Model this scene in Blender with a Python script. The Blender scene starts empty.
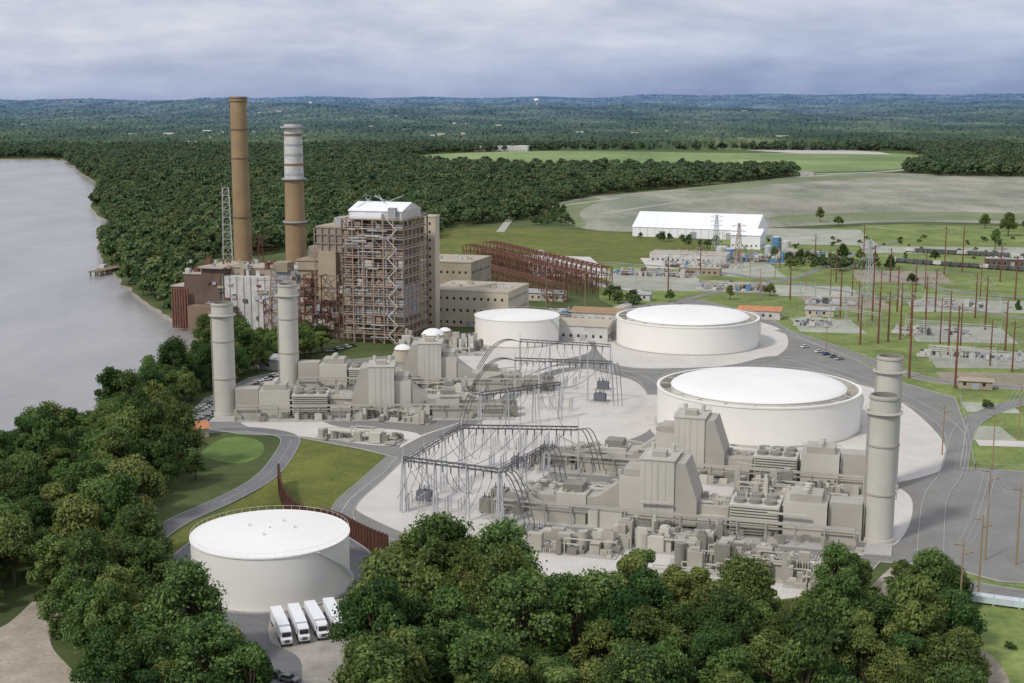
import bpy, math, random
import numpy as np
from mathutils import Vector, Matrix
from mathutils.geometry import tessellate_polygon
random.seed(7); RNG=np.random.default_rng(11)
sc=bpy.context.scene
sc.view_settings.view_transform='Standard'; sc.view_settings.look='None'; sc.view_settings.exposure=0
# ---------------------------------------------------------------- survey: photo -> flat ground (metres)
H=120.0; F=1350.0; HOR=108.0
P=math.atan((341.5-HOR)/F)
def G(u,v,z=0.0):
    dx=(u-512)/F; dy=(341.5-v)/F
    dz=-math.sin(P)+dy*math.cos(P); y=math.cos(P)+dy*math.sin(P)
    t=(z-H)/dz
    return (dx*t,y*t)
cam=bpy.data.cameras.new('camera'); co=bpy.data.objects.new('camera',cam); sc.collection.objects.link(co)
co.location=(0,0,H); co.rotation_euler=(math.pi/2-P,0,0); cam.lens=F*36/1024; cam.sensor_width=36
cam.clip_start=1; cam.clip_end=120000; sc.camera=co
# ---------------------------------------------------------------- materials
MC={}
def M(name,col,col2=None,scale=.1,rough=.85,metal=0,bump=0,bscale=None,detail=6,sharp=(.3,.7),spec=.3,var=.0,stretch=None):
    if name in MC: return MC[name]
    m=bpy.data.materials.new(name); m.use_nodes=True; n=m.node_tree.nodes; l=m.node_tree.links
    b=n['Principled BSDF']; b.inputs['Roughness'].default_value=rough; b.inputs['Metallic'].default_value=metal
    b.inputs['Specular IOR Level'].default_value=spec
    if col2 is None: col2=tuple(c*.82 for c in col)
    g=n.new('ShaderNodeNewGeometry'); t=n.new('ShaderNodeTexNoise'); t.inputs['Scale'].default_value=scale; t.inputs['Detail'].default_value=detail
    t.inputs['Roughness'].default_value=.62; t.inputs['Distortion'].default_value=.3
    if stretch:
        mp=n.new('ShaderNodeMapping'); mp.inputs['Scale'].default_value=stretch; l.new(g.outputs['Position'],mp.inputs['Vector']); l.new(mp.outputs[0],t.inputs['Vector'])
    else: l.new(g.outputs['Position'],t.inputs['Vector'])
    r=n.new('ShaderNodeValToRGB'); r.color_ramp.elements[0].position=sharp[0]; r.color_ramp.elements[1].position=sharp[1]
    r.color_ramp.elements[0].color=(*col2,1); r.color_ramp.elements[1].color=(*col,1)
    l.new(t.outputs['Fac'],r.inputs['Fac']); out=r.outputs['Color']
    if var:
        t3=n.new('ShaderNodeTexNoise'); t3.inputs['Scale'].default_value=scale*.23; t3.inputs['Detail'].default_value=5; l.new(g.outputs['Position'],t3.inputs['Vector'])
        t4=n.new('ShaderNodeTexNoise'); t4.inputs['Scale'].default_value=scale*9; t4.inputs['Detail'].default_value=3; l.new(g.outputs['Position'],t4.inputs['Vector'])
        ad=n.new('ShaderNodeMath'); ad.operation='ADD'; l.new(t3.outputs['Fac'],ad.inputs[0]); l.new(t4.outputs['Fac'],ad.inputs[1])
        mr=n.new('ShaderNodeMapRange'); mr.inputs['From Min'].default_value=.7; mr.inputs['From Max'].default_value=1.3; mr.inputs['To Min'].default_value=1-var; mr.inputs['To Max'].default_value=1+var
        l.new(ad.outputs[0],mr.inputs['Value']); hs=n.new('ShaderNodeHueSaturation'); l.new(out,hs.inputs['Color']); l.new(mr.outputs[0],hs.inputs['Value']); out=hs.outputs['Color']
    l.new(out,b.inputs['Base Color'])
    if bump:
        t2=n.new('ShaderNodeTexNoise'); t2.inputs['Scale'].default_value=bscale or scale*5; t2.inputs['Detail'].default_value=4
        l.new(g.outputs['Position'],t2.inputs['Vector'])
        bp=n.new('ShaderNodeBump'); bp.inputs['Strength'].default_value=bump; bp.inputs['Distance'].default_value=1
        l.new(t2.outputs['Fac'],bp.inputs['Height']); l.new(bp.outputs['Normal'],b.inputs['Normal'])
    MC[name]=m; return m
white=M('tank_white',(.82,.80,.75),(.77,.75,.70),.05,.55)
tankroof=M('tank_roof_white',(.83,.82,.79),(.77,.76,.735),.08,.6)
beige=M('equipment_taupe',(.44,.415,.36),(.36,.34,.295),.08,.7)
beige2=M('equipment_taupe_dark',(.27,.255,.22),(.21,.20,.172),.1,.7)
beigeL=M('equipment_taupe_light',(.56,.535,.475),(.47,.45,.395),.08,.7)
dark=M('dark_steel',(.12,.12,.125),(.08,.08,.085),.3,.6)
grey=M('galvanised_steel',(.50,.51,.52),(.40,.41,.42),.3,.5)
stackm=M('stack_concrete',(.55,.53,.47),(.48,.46,.405),.12,.75)
gravel=M('pale_gravel',(.60,.57,.53),(.50,.47,.43),.12,.95,detail=10,sharp=(.25,.75),var=.08)
asph=M('site_road_asphalt',(.235,.23,.215),(.19,.186,.175),.07,.95,detail=10,var=.1)
asphd=M('dark_asphalt',(.19,.19,.195),(.14,.14,.145),.09,.95,detail=10,var=.12)
kerbm=M('kerb_concrete',(.45,.44,.41),None,.5)
paint=M('road_paint',(.55,.55,.5),(.38,.38,.36),1.5)
grassO=M('olive_grass',(.165,.175,.035),(.085,.105,.022),.08,.95,detail=10,bump=.4,bscale=.8,var=.25)
grassB=M('bright_grass',(.20,.25,.075),(.115,.155,.042),.05,.95,detail=10,bump=.3,bscale=.6,sharp=(.36,.62),var=.3)
grassF=M('far_grass',(.23,.30,.12),(.14,.21,.075),.008,.95,detail=10,sharp=(.38,.62),var=.25,stretch=(.6,.25,1))
ashm=M('ash_field_ground',(.33,.315,.255),(.185,.205,.15),.02,.95,detail=12,sharp=(.40,.60),var=.3,stretch=(.5,.22,1))
dirt=M('dirt',(.42,.37,.30),(.26,.225,.17),.1,.95,detail=10,var=.2)
earthG=M('ground_earth_grass',(.10,.125,.04),(.05,.072,.022),.03,.95,detail=12,var=.2)
rust=M('rust_steel',(.20,.085,.06),(.12,.055,.04),.4,.8)
poler=M('weathered_pole_red',(.21,.085,.055),(.14,.06,.04),.4,.8)
rustw=M('rust_wall',(.11,.045,.03),(.06,.027,.02),.3,.85)
rustT=M('rust_tan_steel',(.40,.30,.235),(.28,.195,.15),.25,.8)
brownC=M('chimney_brown',(.34,.24,.135),(.26,.18,.10),.08,.85)
brownD=M('chimney_brown_dark',(.25,.18,.13),(.18,.13,.09),.08,.85)
whiteP=M('weathered_white',(.62,.61,.59),(.42,.40,.37),.2,.8)
brick=M('dark_brick',(.18,.12,.095),(.10,.07,.058),.1,.9)
cream=M('cream_concrete',(.55,.49,.38),(.45,.40,.31),.08,.85)
tan=M('tan_siding',(.40,.34,.26),(.29,.245,.18),.07,.85)
tanroof=M('tan_roof',(.46,.41,.33),(.34,.30,.24),.06,.9)
greyroof=M('grey_roof',(.40,.41,.42),(.29,.30,.31),.06,.9)
glassd=M('dark_glass',(.03,.035,.045),(.02,.025,.03),.5,.25,spec=.5)
fabric=M('white_fabric',(.84,.85,.87),(.76,.77,.8),.02,.5)
blue=M('blue_paint',(.12,.25,.42),(.09,.2,.36),.3,.5)
orange=M('orange_roof',(.55,.25,.12),(.40,.18,.09),.3,.8)
barkm=M('bark',(.10,.075,.05),(.06,.045,.03),2,.95)
rubber=M('rubber',(.025,.025,.025),None,1,.9)
# ---------------------------------------------------------------- mesh builder
class MB:
    def __init__(s): s.v=[];s.f=[];s.m=[];s.sm=[];s.mats=[]
    def mi(s,mat):
        if mat not in s.mats: s.mats.append(mat)
        return s.mats.index(mat)
    def add(s,vs,fs,mat,smooth=False):
        o=len(s.v); s.v+= [tuple(v) for v in vs]; k=s.mi(mat)
        for f in fs: s.f.append([i+o for i in f]); s.m.append(k); s.sm.append(smooth)
    def box(s,x,y,z,sx,sy,sz,mat,rot=0,tx=1,ty=1):
        c,sn=math.cos(rot),math.sin(rot); vs=[]
        for zz,ax,ay in ((0,1,1),(sz,tx,ty)):
            for a,b in ((-1,-1),(1,-1),(1,1),(-1,1)):
                px,py=a*sx/2*ax,b*sy/2*ay; vs.append((x+px*c-py*sn,y+px*sn+py*c,z+zz))
        s.add(vs,[(3,2,1,0),(4,5,6,7),(0,1,5,4),(1,2,6,5),(2,3,7,6),(3,0,4,7)],mat)
    def cyl(s,x,y,z,r,h,mat,n=16,r2=None,top=True):
        s.lathe(x,y,[(r,z),(r if r2 is None else r2,z+h)],mat,n)
        if top:
            rr=r if r2 is None else r2
            s.add([(x+rr*math.cos(2*math.pi*i/n),y+rr*math.sin(2*math.pi*i/n),z+h) for i in range(n)],[tuple(range(n))],mat)
    def lathe(s,x,y,prof,mat,n=32,smooth=True):
        vs=[];fs=[]
        for r,z in prof:
            for i in range(n):
                a=2*math.pi*i/n; vs.append((x+r*math.cos(a),y+r*math.sin(a),z))
        for k in range(len(prof)-1):
            for i in range(n):
                j=(i+1)%n; fs.append((k*n+i,k*n+j,(k+1)*n+j,(k+1)*n+i))
        s.add(vs,fs,mat,smooth)
    def beam(s,p,q,w,mat):
        p=Vector(p);q=Vector(q);d=(q-p)
        if d.length<1e-4:return
        d.normalize(); up=Vector((0,0,1)) if abs(d.z)<.9 else Vector((1,0,0))
        a=d.cross(up).normalized()*w/2; b=d.cross(a).normalized()*w/2
        vs=[p+a+b,p-a+b,p-a-b,p+a-b,q+a+b,q-a+b,q-a-b,q+a-b]
        s.add(vs,[(0,1,2,3),(7,6,5,4),(0,4,5,1),(1,5,6,2),(2,6,7,3),(3,7,4,0)],mat)
    def cable(s,p,q,sag,w,mat,seg=8):
        p=Vector(p);q=Vector(q);pr=p
        for i in range(1,seg+1):
            t=i/seg; c=p.lerp(q,t); c.z-=sag*4*t*(1-t); s.beam(pr,c,w,mat); pr=c
    def gable(s,x,y,z,sx,sy,h,mat,rot=0,over=.6,wall=None):
        c,sn=math.cos(rot),math.sin(rot)
        def T(a,b,zz): return (x+a*c-b*sn,y+a*sn+b*c,zz)
        X=sx/2+over;Y=sy/2+over
        vs=[T(-X,-Y,z),T(X,-Y,z),T(X,Y,z),T(-X,Y,z),T(-X,0,z+h),T(X,0,z+h)]
        s.add(vs,[(0,1,5,4),(2,3,4,5)],mat); s.add(vs,[(3,2,1,0),(1,2,5),(3,0,4)],wall or mat)
    def prof(s,pts,y0,y1,mat):
        n=len(pts); vs=[(a,y0,b) for a,b in pts]+[(a,y1,b) for a,b in pts]
        fs=[tuple(range(n)),tuple(range(2*n-1,n-1,-1))]+[(i,i+n,(i+1)%n+n,(i+1)%n) for i in range(n)]
        s.add(vs,fs,mat)
    def lattice(s,x,y,z,w,h,bays,mat,bw=.4,w2=None,rot=0):
        w2=w if w2 is None else w2; pr=None
        for k in range(bays+1):
            t=k/bays; ww=(w+(w2-w)*t)/2; r=[]
            for a,b in ((-1,-1),(1,-1),(1,1),(-1,1)):
                px,py=a*ww,b*ww; r.append((x+px*math.cos(rot)-py*math.sin(rot),y+px*math.sin(rot)+py*math.cos(rot),z+h*t))
            for i in range(4):
                s.beam(r[i],r[(i+1)%4],bw*.7,mat)
                if pr:
                    s.beam(pr[i],r[i],bw,mat); s.beam(pr[i],r[(i+1)%4],bw*.6,mat)
            pr=r
    def obj(s,name,loc=(0,0,0),rot=0,link=True):
        me=bpy.data.meshes.new(name); me.from_pydata(s.v,[],s.f)
        for m in s.mats: me.materials.append(m)
        me.polygons.foreach_set('material_index',s.m); me.polygons.foreach_set('use_smooth',s.sm); me.update()
        o=bpy.data.objects.new(name,me); o.location=loc; o.rotation_euler=(0,0,rot)
        if link: sc.collection.objects.link(o)
        return o
def catmull(pts,seg=6,closed=True):
    n=len(pts); out=[]
    rngi=range(n) if closed else range(n-1)
    for i in rngi:
        if closed: p0,p1,p2,p3=[Vector(pts[(i+k)%n]) for k in (-1,0,1,2)]
        else: p0,p1,p2,p3=Vector(pts[max(i-1,0)]),Vector(pts[i]),Vector(pts[i+1]),Vector(pts[min(i+2,n-1)])
        for k in range(seg):
            t=k/seg
            out.append(tuple(.5*((2*p1)+(p2-p0)*t+(2*p0-5*p1+4*p2-p3)*t*t+(3*p1-p0-3*p2+p3)*t**3)))
    if not closed: out.append(tuple(pts[-1]))
    return out
NZ=[0]
def sheet(name,px,z,mat,smooth=True,world=False,skirt=0,kerb=False):
    if not skirt: NZ[0]+=1; z=z+NZ[0]*.0011
    pts=[p if world else G(*p) for p in px]
    if smooth: pts=catmull(pts)
    v3=[Vector((a,b,0)) for a,b in pts]; tris=tessellate_polygon([v3])
    mb=MB(); fs=[]
    for t in tris:
        a,b,c=[v3[i] for i in t]
        if (b-a).cross(c-a).z<0: t=(t[0],t[2],t[1])
        fs.append(tuple(t))
    mb.add([(a,b,z) for a,b in pts],fs,mat)
    n=len(pts)
    if skirt:
        mb.add([(a,b,z) for a,b in pts]+[(a,b,z-skirt) for a,b in pts],[(i,(i+1)%n,(i+1)%n+n,i+n) for i in range(n)],dirt)
    if kerb:
        for i in range(n):
            a,b=pts[i],pts[(i+1)%n]; mb.beam((a[0],a[1],z+.03),(b[0],b[1],z+.03),.3,kerbm)
    return mb.obj(name)
def road(name,px,w,z,mat=None,mark=False,kerb=True,world=False):
    NZ[0]+=1; z=z+.02+NZ[0]*.0011
    mat=mat or asph
    pts=catmull([p if world else G(*p) for p in px],8,False); mb=MB(); L=[];R=[]
    for i,p in enumerate(pts):
        a=Vector(pts[max(i-1,0)]);b=Vector(pts[min(i+1,len(pts)-1)]);d=(b-a).normalized();nn=Vector((-d.y,d.x))
        L.append((p[0]+nn.x*w/2,p[1]+nn.y*w/2,z));R.append((p[0]-nn.x*w/2,p[1]-nn.y*w/2,z))
    n=len(pts); mb.add(L+R,[(i+n,i+1+n,i+1,i) for i in range(n-1)],mat)
    if kerb:
        for S in (L,R):
            for i in range(n-1): mb.beam((S[i][0],S[i][1],z+.02),(S[i+1][0],S[i+1][1],z+.02),.2,kerbm)
    if mark:
        for i in range(0,n-1):
            a=Vector((*pts[i],z+.02));b=Vector((*pts[i+1],z+.02)); Ln=(b-a).length; d=(b-a)/max(Ln,1e-6); nn=Vector((-d.y,d.x,0))*.06
            k=0
            while k+3<Ln:
                p=a+d*k;q=a+d*(k+3); mb.add([p-nn,q-nn,q+nn,p+nn],[(0,1,2,3)],paint); k+=9
    return mb.obj(name)
# ---------------------------------------------------------------- ground + river
shore_px=[(-700,159),(-300,159),(20,159),(58,159),(72,166),(90,180),(101,192),(92,206),(103,220),(112,230),(98,238),(100,252),(112,272),(134,292),(156,308),(176,320),(196,333),(200,347),(186,366),(150,388),(105,408),(50,424),(0,436),(-120,455),(-400,500)]
shore=catmull([G(*p) for p in shore_px],5,False)
rj=random.Random(3)
shore=[(a+rj.uniform(-1,1)*b/400,b+rj.uniform(-1,1)*b/300) for a,b in shore]
outer=[(-3000,250),(-3000,-600),(70000,-600),(70000,70000),(-70000,70000),(-70000,3300)]
sheet('ground',shore+outer,0,earthG,False,True,skirt=4)
wm=bpy.data.materials.new('river_water'); wm.use_nodes=True; n=wm.node_tree.nodes; l=wm.node_tree.links; b=n['Principled BSDF']
b.inputs['Roughness'].default_value=.25; b.inputs['IOR'].default_value=1.33
g=n.new('ShaderNodeNewGeometry'); t=n.new('ShaderNodeTexNoise'); t.inputs['Scale'].default_value=.22; t.inputs['Detail'].default_value=6
mp=n.new('ShaderNodeMapping'); mp.inputs['Scale'].default_value=(.6,1,1); l.new(g.outputs['Position'],mp.inputs['Vector']); l.new(mp.outputs[0],t.inputs['Vector'])
bp=n.new('ShaderNodeBump'); bp.inputs['Strength'].default_value=.5; bp.inputs['Distance'].default_value=.5
l.new(t.outputs['Fac'],bp.inputs['Height']); l.new(bp.outputs['Normal'],b.inputs['Normal'])
t2=n.new('ShaderNodeTexNoise'); t2.inputs['Scale'].default_value=.01; t2.inputs['Detail'].default_value=9; t2.inputs['Roughness'].default_value=.7
mp=n.new('ShaderNodeMapping'); mp.inputs['Scale'].default_value=(1,.35,1); mp.inputs['Rotation'].default_value=(0,0,.5); l.new(g.outputs['Position'],mp.inputs['Vector']); l.new(mp.outputs['Vector'],t2.inputs['Vector'])
r=n.new('ShaderNodeValToRGB'); r.color_ramp.elements[0].color=(.25,.245,.24,1); r.color_ramp.elements[1].color=(.335,.325,.315,1); r.color_ramp.elements[0].position=.38; r.color_ramp.elements[1].position=.62
l.new(t2.outputs['Fac'],r.inputs['Fac']); l.new(r.outputs['Color'],b.inputs['Base Color'])
mb=MB(); mb.add([(-20000,200,-1.5),(100,200,-1.5),(100,3600,-1.5),(-20000,3600,-1.5)],[(0,1,2,3)],wm); mb.obj('river_water')
# ---------------------------------------------------------------- land cover
sheet('far_grass_field',[(385,161),(440,154),(560,151),(740,153),(880,153),(930,158),(905,168),(820,172),(720,171),(600,170),(440,168)],.05,grassF)
sheet('far_gravel_field',[(735,149.5),(800,148),(880,152),(892,154.5),(800,153.5)],.12,M('far_pale',(.50,.48,.45),None,.01),False)
sheet('far_paved_yard',[(318,158),(330,153.5),(400,154),(420,157.5),(380,160.5)],.12,M('far_pale2',(.44,.44,.43),None,.01),False)
sheet('ash_field',[(556,206),(590,197),(690,188),(780,178),(860,173),(1000,176),(1250,182),(1250,228),(1024,224),(900,222),(760,228),(640,232),(575,226)],.06,ashm)
gs=M('sparse_grass',(.20,.225,.12),(.14,.17,.085),.03,.95,detail=10,var=.3)
sheet('sparse_grass_strip',[(556,207),(592,198),(600,201),(580,212),(586,224),(575,226)],.08,gs)
sheet('sparse_grass_strip',[(780,216),(900,212),(1040,214),(1040,220),(900,220),(790,222)],.08,gs)
sheet('sparse_grass_strip',[(690,189),(780,179),(860,174.5),(900,176),(800,182),(720,190)],.08,gs)
road('haul_road',[(600,214),(700,200),(820,193),(960,196),(1100,205)],9,.08,M('pale_haul',(.38,.36,.30),None,.03),kerb=False)
sheet('olive_grass_field',[(436,240),(445,230),(530,228),(640,234),(720,244),(748,252),(690,263),(560,264),(480,266),(440,262)],.08,grassO)
sheet('grass_field',[(590,262),(760,232),(900,224),(1250,232),(1250,720),(962,720),(950,600),(900,560),(920,450),(900,380),(770,335),(640,318),(600,300)],.04,grassB,False)
sheet('grass_lawn',[(222,512),(262,488),(288,462),(296,440),(335,446),(388,458),(378,476),(342,505),(350,520),(300,520),(245,520)],.06,grassO)
sheet('grass_lawn',[(202,455),(222,439),(250,438),(264,446),(258,458),(235,464)],.07,M('lawn',(.13,.20,.05),(.09,.145,.035),.1,.95,var=.2))
sheet('grass_verge',[(150,560),(160,545),(195,523),(218,515),(222,522),(190,540),(168,565),(172,600),(160,590)],.06,grassO)
sheet('gravel_track',[(-60,640),(0,628),(35,600),(55,592),(62,604),(50,640),(70,668),(100,700),(-60,720)],.05,dirt)
sheet('site_pavement',[(178,424),(205,400),(250,378),(330,362),(430,352),(455,335),(560,322),(610,308),(700,300),(770,318),(800,338),(860,362),(905,384),(955,398),(966,430),(960,468),(1120,478),(1120,588),(1000,582),(940,566),(880,562),(860,585),(800,612),(720,612),(600,606),(520,585),(430,556),(370,540),(338,518),(350,500),(385,472),(397,458),(360,449),(290,436),(240,434)],.10,asph,False,kerb=True)
sheet('tank_yard_pavement',[(166,572),(178,552),(215,528),(250,520),(310,520),(352,540),(374,560),(366,590),(345,640),(338,690),(258,690),(215,650),(178,630),(166,600)],.10,asphd,kerb=True)
sheet('gravel_yard',[(280,612),(350,598),(364,604),(350,640),(345,700),(305,700),(300,660),(270,640)],.14,M('truck_yard_gravel',(.42,.39,.35),(.27,.25,.22),.15,.95,var=.15))
pads=[
 [(404,460),(360,498),(356,510),(400,532),(440,545),(487,548),(508,515),(528,488),(570,462),(600,447),(640,436),(652,420),(640,385),(600,372),(560,366),(520,380),(490,400),(470,418),(420,436),(400,446)],
 [(232,405),(262,388),(330,368),(345,372),(300,396),(330,425),(395,430),(420,436),(390,446),(330,440),(250,428)],
 [(400,372),(440,354),(470,350),(500,364),(560,362),(540,370),(480,396),(440,410),(420,395)],
 [(455,352),(475,335),(560,330),(590,345),(580,356),(520,364),(470,362)],
 [(596,345),(610,322),(690,312),(770,325),(788,345),(760,362),(690,368),(620,366)],
 [(640,400),(670,380),(760,372),(860,385),(905,405),(942,440),(943,465),(930,475),(880,484),(840,470),(720,455),(660,440)],
 [(540,498),(548,488),(620,484),(700,470),(760,468),(860,478),(905,492),(912,515),(895,545),(850,556),(820,540),(700,520),(600,508)],
 [(505,566),(512,548),(560,540),(640,548),(720,560),(800,560),(860,560),(840,585),(780,600),(700,600),(600,598),(540,586)],
]
for p in pads: sheet('gravel_pad',p,.13,gravel)
road('site_road',[(398,456),(372,480),(345,506),(350,528),(420,556),(500,578),(600,602),(720,612)],7,.16,mark=True)
road('site_road',[(500,578),(507,545),(530,505),(570,474),(620,452),(660,446),(720,460),(800,468),(870,486)],6.5,.16,mark=True)
road('site_road',[(398,456),(430,438),(480,418),(540,378),(590,368),(640,378),(655,395)],6.5,.16)
road('site_road',[(150,640),(146,590),(150,545),(178,522),(222,502),(262,480),(284,455),(288,437),(250,430),(205,432),(178,440)],7,.16,asphd,mark=True)
road('site_road',[(590,368),(680,372),(740,366),(780,358),(830,370),(890,392),(950,428),(952,470),(935,500),(930,560)],7,.17)
road('far_road',[(538,250),(560,264),(600,285),(640,292),(628,304),(610,310)],7,.13,M('pale_road',(.5,.49,.46),None,.1),kerb=False)
road('far_road',[(600,262),(700,270),(800,285),(900,300),(1100,330)],7,.09,asph,kerb=False)
road('far_road',[(780,330),(840,350),(900,372),(960,384),(1100,392)],8,.12,asph,mark=True)
road('far_road',[(760,245),(840,262),(960,292),(1100,300)],6,.12,asph,kerb=False)
road('far_road',[(640,318),(700,296),(800,276),(860,252),(900,240)],6,.12,asph,kerb=False)
road('far_road',[(500,232),(520,212),(560,206),(620,198)],8,.1,M('pale_road2',(.42,.40,.35),None,.1),kerb=False)
road('far_road',[(930,160),(925,166),(880,172),(800,174)],14,.1,M('pale_road3',(.5,.5,.5),None,.1),kerb=False)
road('access_road',[(955,470),(965,430),(990,412),(1040,398),(1120,380)],8,.16,asph,mark=True)
road('access_road',[(960,585),(1000,592),(1120,612)],7,.16,asph)
par=M('parcel_gravel',(.40,.40,.34),(.27,.29,.22),.06,.95,detail=10,var=.2); parb=M('parcel_brown',(.32,.28,.21),(.21,.19,.13),.06,var=.2)
for (u0,v0,u1,v1,mm) in [(790,318,850,332,par),(905,326,1000,342,par),(925,352,1060,368,par),(935,372,1060,385,parb),(770,285,850,296,par),(640,258,700,268,gravel),(700,262,770,276,par),(850,270,940,282,parb),(905,300,1060,312,par),(950,425,1000,440,par),(975,440,1040,446,gravel),(960,402,1010,412,par),(860,246,1060,253,par),(800,296,880,308,parb),(520,255,590,276,gravel),(760,228,860,244,par),(600,270,690,290,par),(700,280,760,292,parb)]:
    k=(v1-v0)*1.2
    sheet('gravel_yard',[(u0,v0),(u1,v0+2),(u1+k,v1+2),(u0+k*.6,v1)],.085,mm,False)
sheet('grass_patch',[(965,610),(1100,618),(1100,720),(960,720)],.07,grassB)
sheet('dirt_patch',[(955,650),(990,655),(1010,690),(970,700)],.10,dirt)
sheet('grass_patch',[(770,592),(890,584),(900,600),(850,628),(800,625)],.09,grassO)
road('gravel_track',[(905,628),(870,612),(880,590),(900,570)],5,.13,dirt,kerb=False)
# chain-link fences around the parcels
def fence(px,h=2.2,sp=6,name='chain_link_fence'):
    pts=[Vector(G(*p)) for p in px]; mb=MB()
    for i in range(len(pts)-1):
        a,b=pts[i],pts[i+1]; L=(b-a).length; k=max(1,int(L/sp))
        for j in range(k+1):
            p=a.lerp(b,j/k); mb.beam((p.x,p.y,0),(p.x,p.y,h),.12,greyroof)
        for z in (h,h*.5,.2): mb.beam((a.x,a.y,z),(b.x,b.y,z),.06,greyroof)
    mb.obj(name)
fence([(900,322),(1010,338),(1040,356)]); fence([(915,350),(1080,372)]); fence([(780,312),(870,322),(880,336)]); fence([(960,398),(966,425),(975,470),(1100,474)]); fence([(900,296),(1080,310)]); fence([(955,586),(1100,604)]); fence([(640,316),(720,308),(790,330)]); fence([(760,300),(770,282),(860,290)])
# ---------------------------------------------------------------- storage tanks
def tank(u,v,r,h,double=False,name='storage_tank'):
    x,y=G(u,v); mb=MB(); N=112
    mb.lathe(0,0,[(r+.8,0),(r+.8,.5)],kerbm,N,False); mb.lathe(0,0,[(r+.8,.5),(r-.2,.5)],kerbm,N,False)
    mb.lathe(0,0,[(r,.3),(r,h)],white,N)
    for k in range(1,5): mb.lathe(0,0,[(r+.005,h*k/5),(r+.02,h*k/5+.03),(r+.005,h*k/5+.06)],white,N,False)
    if double:
        mb.lathe(0,0,[(r,h),(r+.3,h),(r+.3,h+.6),(r-.9,h+.6)],white,N,False); mb.lathe(0,0,[(r-.9,h+.6),(r-.9,h-3.5)],beigeL,N,False)
        ri=r*.86
        mb.lathe(0,0,[(r-.9,h-3.5),(ri,h-3.5)],beige,N,False)  # taupe floor and rim lining paint in the shading of the ring groove
        mb.lathe(0,0,[(ri,h-3.5),(ri,h+.6)],white,N); mb.lathe(0,0,[(ri,h+.6),(ri+.25,h+.6),(ri+.25,h+.9)],white,N,False)
        mb.lathe(0,0,[(ri+.25,h+.9)]+[(ri*math.cos(a),h+.9+3.4*math.sin(a)) for a in [math.pi/2*k/8 for k in range(1,9)]],tankroof,N)
        for k in range(20):
            a=k*math.pi/10+.1; mb.beam((ri*math.cos(a),ri*math.sin(a),h+.2),((r-.9)*math.cos(a),(r-.9)*math.sin(a),h+.2),.3,beigeL)
    else:
        mb.lathe(0,0,[(r,h),(r+.25,h),(r+.25,h+.35),(r-.4,h+.35)],white,N,False)
        mb.lathe(0,0,[(r-.4,h+.35),(r*.7,h+1.0),(r*.4,h+1.5),(0.3,h+1.75)],tankroof,N)
    for k in range(N):
        a=2*math.pi*k/N; b2=2*math.pi*(k+1)/N
        mb.beam((r*math.cos(a),r*math.sin(a),h+1.5),(r*math.cos(b2),r*math.sin(b2),h+1.5),.04,white)
        if k%2==0: mb.beam((r*math.cos(a),r*math.sin(a),h+.3),(r*math.cos(a),r*math.sin(a),h+1.5),.04,white)
    st=28; a0=.15
    for k in range(st):
        a=a0-k*.9*h/st/r*1.6; zz=h*k/st+.4
        mb.box((r+.6)*math.cos(a),(r+.6)*math.sin(a),zz,1.1,.5,.12,grey,a)
    for q in range(4): mb.cyl(r*.3*math.cos(q*1.7),-r*.3*math.sin(q*1.7),h+(3 if double else 1),.4,1.3,tankroof,10)
    return mb.obj(name,(x,y,0.1))
T1=tank(272,585,19.8,13.5)
T2=tank(517,341,22.0,13.5)
T3=tank(687,343,36.5,13.5,True)
T4=tank(757,423,38.5,14.0,True)
# ---------------------------------------------------------------- exhaust stacks
def stack(u,v,h,r):
    x,y=G(u,v); mb=MB(); N=40
    mb.lathe(0,0,[(r*1.12,0),(r*1.12,1.2),(r,1.2)],stackm,N,False); mb.lathe(0,0,[(r,1.2),(r,h-4),(r*.99,h)],stackm,N)
    mb.lathe(0,0,[(r*.99,h),(r*.85,h),(r*.85,h-6)],beige2,N,False)
    for z in (h-1,h*.66,h*.33): mb.lathe(0,0,[(r,z),(r+.25,z),(r+.25,z+.5),(r,z+.5)],beige,N,False)
    z=h-5; mb.lathe(0,0,[(r,z),(r+1.1,z),(r+1.1,z+.25),(r,z+.25)],beigeL,N,False)
    for k in range(N):
        a=2*math.pi*k/N;b2=2*math.pi*(k+1)/N;R=r+1.05
        mb.beam((R*math.cos(a),R*math.sin(a),z+1.3),(R*math.cos(b2),R*math.sin(b2),z+1.3),.08,beige)
    mb.beam((-r-.4,-.3,0),(-r-.4,-.3,h-4),.2,beige); mb.beam((-r-.4,.3,0),(-r-.4,.3,h-4),.2,beige)
    return mb.obj('exhaust_stack',(x,y,.1))
stack(878,541,42,4.0); stack(884,488,43,4.0); stack(226,415,45,4.2); stack(290,386,45,4.2)
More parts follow.
